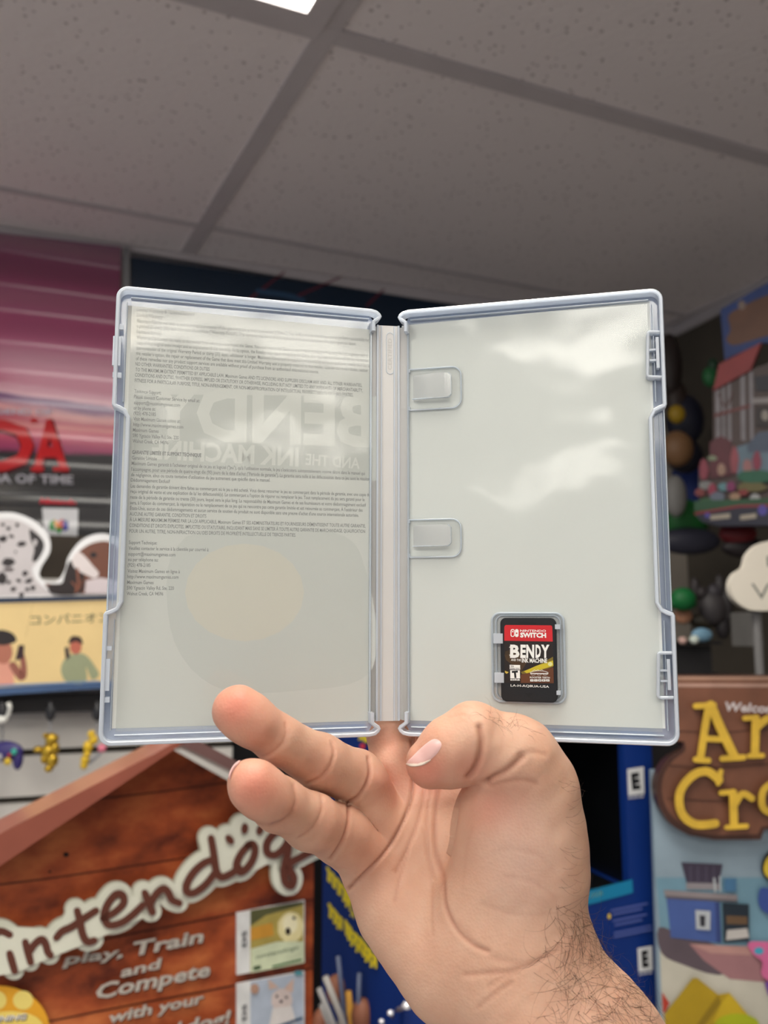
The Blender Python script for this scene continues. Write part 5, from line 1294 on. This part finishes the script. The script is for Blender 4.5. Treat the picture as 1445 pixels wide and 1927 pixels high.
q = MB(); a = px(1408, 1216, 1.3); q.box(a, CP.ex * .024, Z3 * .052, -CP.n * .05, mat((110, 108, 106), .6)); tag(q.build('grey_box'), 'small grey box behind the post of the cloud sign', 'box')

m_sh = mat((26, 24, 26), .5)
q = MB(); a = px(1225, 1266, 1.45); q.box(a, RIGHT * .115, -UP * .3, Vector((0, .25, 0)), m_sh); q.box(px(1215, 1213, 1.44), RIGHT * .13, UP * .006, Vector((0, .25, 0)), m_sh); q.box(px(1225, 1268, 1.45), RIGHT * .105, Z3 * .048, Vector((0, .25, 0)), m_sh)
tag(q.build('black_shelf'), 'black shelf unit to the right of the case, small ornaments on top', 'shelf')
def toy(name, lab, cat, blobs, d, group=None):
    q = MB()
    for x, y, rx, ry, c_ in blobs: q.blob(px(x, y, d), rx * d / F, min(rx, ry) * d / F * .8, ry * d / F, mat(c_, .55), n=18, h=12)
    return tag(q.build(name, None, True), lab, cat, group)
toy('green_ornament', 'green domed ornament on the black shelf, touching the edge of the case', 'ornament', [(*z2(370, 950), 24, 22, (12, 100, 48)), (*z2(360, 1000), 28, 12, (10, 78, 38))], 1.44)
toy('tan_ball', 'tan ball under the green dome on the black shelf', 'ball', [(*z2(370, 1130), 17, 15, (176, 126, 98))], 1.46)
toy('dark_statuette', 'dark two-horned statuette on the black shelf', 'statuette', [(*z2(680, 1040), 26, 34, (58, 54, 56)), (*z2(500, 830), 9, 20, (46, 40, 42)), (*z2(560, 880), 12, 13, (50, 44, 46)), (*z2(760, 800), 9, 20, (48, 44, 46)), (*z2(700, 870), 14, 15, (54, 50, 56)), (*z2(830, 1000), 12, 34, (44, 40, 42)), (*z2(790, 1240), 14, 24, (34, 30, 34)), (*z2(600, 1180), 30, 14, (50, 44, 34))], 1.47)
toy('pale_blue_ball', 'pale blue bauble at the foot of the dark statuette', 'ball', [(*z2(570, 1330), 20, 13, (120, 160, 186))], 1.44)
toy('white_ball', 'small white bauble beside the pale blue one', 'ball', [(*z2(490, 1380), 9, 8, (214, 224, 214))], 1.42)
toy('pink_ball', 'small pinkish bauble nearest the edge of the case', 'ball', [(*z2(365, 1390), 8, 7, (206, 170, 160))], 1.42)
toy('dark_plush', 'very dark plush figure hanging beside the upper right edge of the case', 'plush toy', [(*z1(300, 760), 22, 60, (38, 28, 26)), (*z1(400, 1150), 36, 50, (20, 22, 40)), (*z1(340, 1010), 22, 40, (44, 32, 28)), (*z1(400, 1400), 34, 34, (24, 24, 38))], 1.9)
toy('yellow_ball', 'dull yellow ball in front of the dark plush', 'ball', [(*z1(345, 1110), 16, 18, (150, 120, 20))], 1.8)
toy('brown_ball', 'brown round cushion below the dull yellow ball', 'cushion', [(*z1(350, 1350), 30, 34, (116, 84, 56))], 1.78)
toy('grey_ball', 'grey oval disc low beside the edge of the case', 'ball', [(*z1(335, 1680), 22, 40, (120, 118, 116))], 1.7)
toy('blue_cushion', 'dark blue cushion behind the grey oval', 'cushion', [(*z1(430, 1620), 34, 60, (20, 44, 110))], 2.0)
toy('green_ball', 'dark green ball beside the case, below the grey oval', 'ball', [(*z2(380, 130), 44, 44, (24, 96, 40))], 1.8)
toy('dark_bowl', 'very dark rounded base under the green ball', 'bowl', [(*z2(430, 330), 60, 26, (44, 44, 58))], 1.75)
toy('dark_leaf_ball', 'dark green leafy ball between plush and red roof', 'ball', [(*z1(580, 850), 15, 20, (28, 92, 50)), (*z1(600, 770), 10, 14, (28, 60, 40))], 1.75)

VP_ = vplane(1400, 800, 1.5, -38)
vil = tag(empty('village_display', VP_.W(1390, 1100)), 'cardboard village display with a red-roofed house and blue panel, far right', 'cardboard display')
A = Art(VP_, rough=.5, noise=.08, nscale=25, eps=.0003, gain=.8)  # reduced gain paints the corner's dimness into the village print
A.board((30, 62, 130), L(z1, [(650, 380), (915, 228), (1300, 30), (1300, 620), (940, 610), (680, 730)]), .008)
A.poly((112, 72, 52), spline(L(z1, [(705, 420), (800, 360), (900, 310), (1000, 270), (1300, 150), (1300, 500), (1000, 560), (860, 600), (740, 630), (690, 590), (720, 520)]), 3, True))
A.ell((140, 120, 110), *z1(800, 350), 7, 9)
A.build('blue_panel', vil)
A = Art(Plane(VP_.o + VP_.n * .03, VP_.ex, VP_.ey), rough=.5, noise=.08, nscale=25, eps=.0003, gain=.75)
A.board((84, 64, 62), L(z1, [(600, 930), (860, 800), (1300, 640), (1300, 1800), (780, 1790), (500, 1800), (500, 1500), (600, 1400)]), .01)
for x, w_ in ((615, 18), (660, 12), (700, 14), (790, 20), (852, 16)): A.poly((156, 150, 156), L(z1, [(x, 920 - (x - 600) * .4), (x + w_ * 1.6, 912 - (x - 600) * .4), (x + w_ * 1.6 + 6, 1300), (x + 6, 1290)]))
A.poly((120, 60, 60), L(z1, [(605, 1110), (860, 1040), (860, 1065), (605, 1135)])); A.stroke((96, 60, 56), L(z1, [(640, 970), (690, 1060), (740, 960)]), 3)
A.poly((24, 24, 44), L(z1, [(890, 850), (1300, 800), (1300, 950), (900, 950)])); A.poly((170, 160, 160), L(z1, [(880, 1000), (1300, 980), (1300, 1020), (880, 1040)])); A.poly((40, 24, 28), L(z1, [(900, 1060), (1300, 1060), (1300, 1200), (900, 1200)])); A.ell((170, 160, 150), *z1(965, 1120), 7, 10)
A.poly((104, 40, 52), L(z1, [(580, 1310), (655, 1262), (730, 1300), (735, 1540), (580, 1560)]))
A.poly((116, 142, 160), L(z1, [(770, 1340), (900, 1300), (1300, 1280), (1300, 1540), (770, 1540)])); A.poly((90, 104, 130), L(z1, [(840, 1330), (920, 1240), (1300, 1200), (1300, 1360), (850, 1380)]))
for i, (x, y, rx, ry, c_) in enumerate(((755, 1430, 8, 26, (176, 84, 96)), (540, 1500, 9, 20, (160, 66, 84)), (665, 1500, 8, 12, (190, 150, 130)), (600, 1420, 9, 5, (150, 160, 130)), (845, 1480, 9, 14, (190, 130, 130)), (910, 1440, 8, 18, (170, 60, 90)), (560, 1610, 14, 8, (150, 150, 150)), (600, 1640, 8, 12, (176, 60, 90)), (680, 1620, 10, 8, (110, 160, 170)), (730, 1620, 9, 10, (150, 50, 110)), (880, 1620, 28, 10, (120, 110, 60)), (900, 1550, 34, 12, (30, 110, 80)), (520, 1660, 10, 8, (140, 60, 60)), (640, 1690, 14, 10, (120, 130, 150)), (760, 1690, 10, 8, (190, 150, 120)), (900, 1700, 10, 8, (200, 200, 200)), (820, 1660, 10, 6, (150, 50, 50)), (560, 1720, 12, 6, (60, 110, 70)))):
    A.ell(c_, *z1(x, y), rx, ry, n=14, jit=.1)
A.poly((40, 96, 60), L(z1, [(480, 1720), (1300, 1690), (1300, 1760), (480, 1790)]))
A.build('printed_village', vil)
A = Art(Plane(VP_.o + VP_.n * .036, VP_.ex, VP_.ey), rough=.5, noise=.08, gain=.8); A.board((150, 40, 44), L(z1, [(598, 945), (640, 760), (935, 610), (860, 800)]), .008); A.build('red_roof', vil)
A = Art(Plane(VP_.o + VP_.n * .05, VP_.ex, VP_.ey), rough=.4, noise=.05)
A.board((24, 24, 44), L(z1, [(465, 1800), (780, 1740), (1300, 1725), (1300, 1880), (640, 1890), (520, 1860)]), .03)
A.poly((120, 30, 36), L(z1, [(470, 1795), (780, 1742), (1300, 1728), (1300, 1745), (780, 1760), (470, 1812)]))
for x0, x1 in ((580, 718), (788, 900)): A.poly((150, 140, 126), L(z1, [(x0, 1815), (x1, 1800), (x1, 1835), (x0, 1848)]))
A.ell((70, 60, 140), *z1(560, 1815), 5, 5); A.ell((70, 60, 140), *z1(945, 1780), 9, 10)
A.build('base', vil)
toy('red_bowl', 'dark red bowl shape beneath the village display', 'bowl', [(1388, 1004, 36, 22, (96, 16, 24)), (1400, 1030, 44, 20, (24, 16, 20))], 1.5)
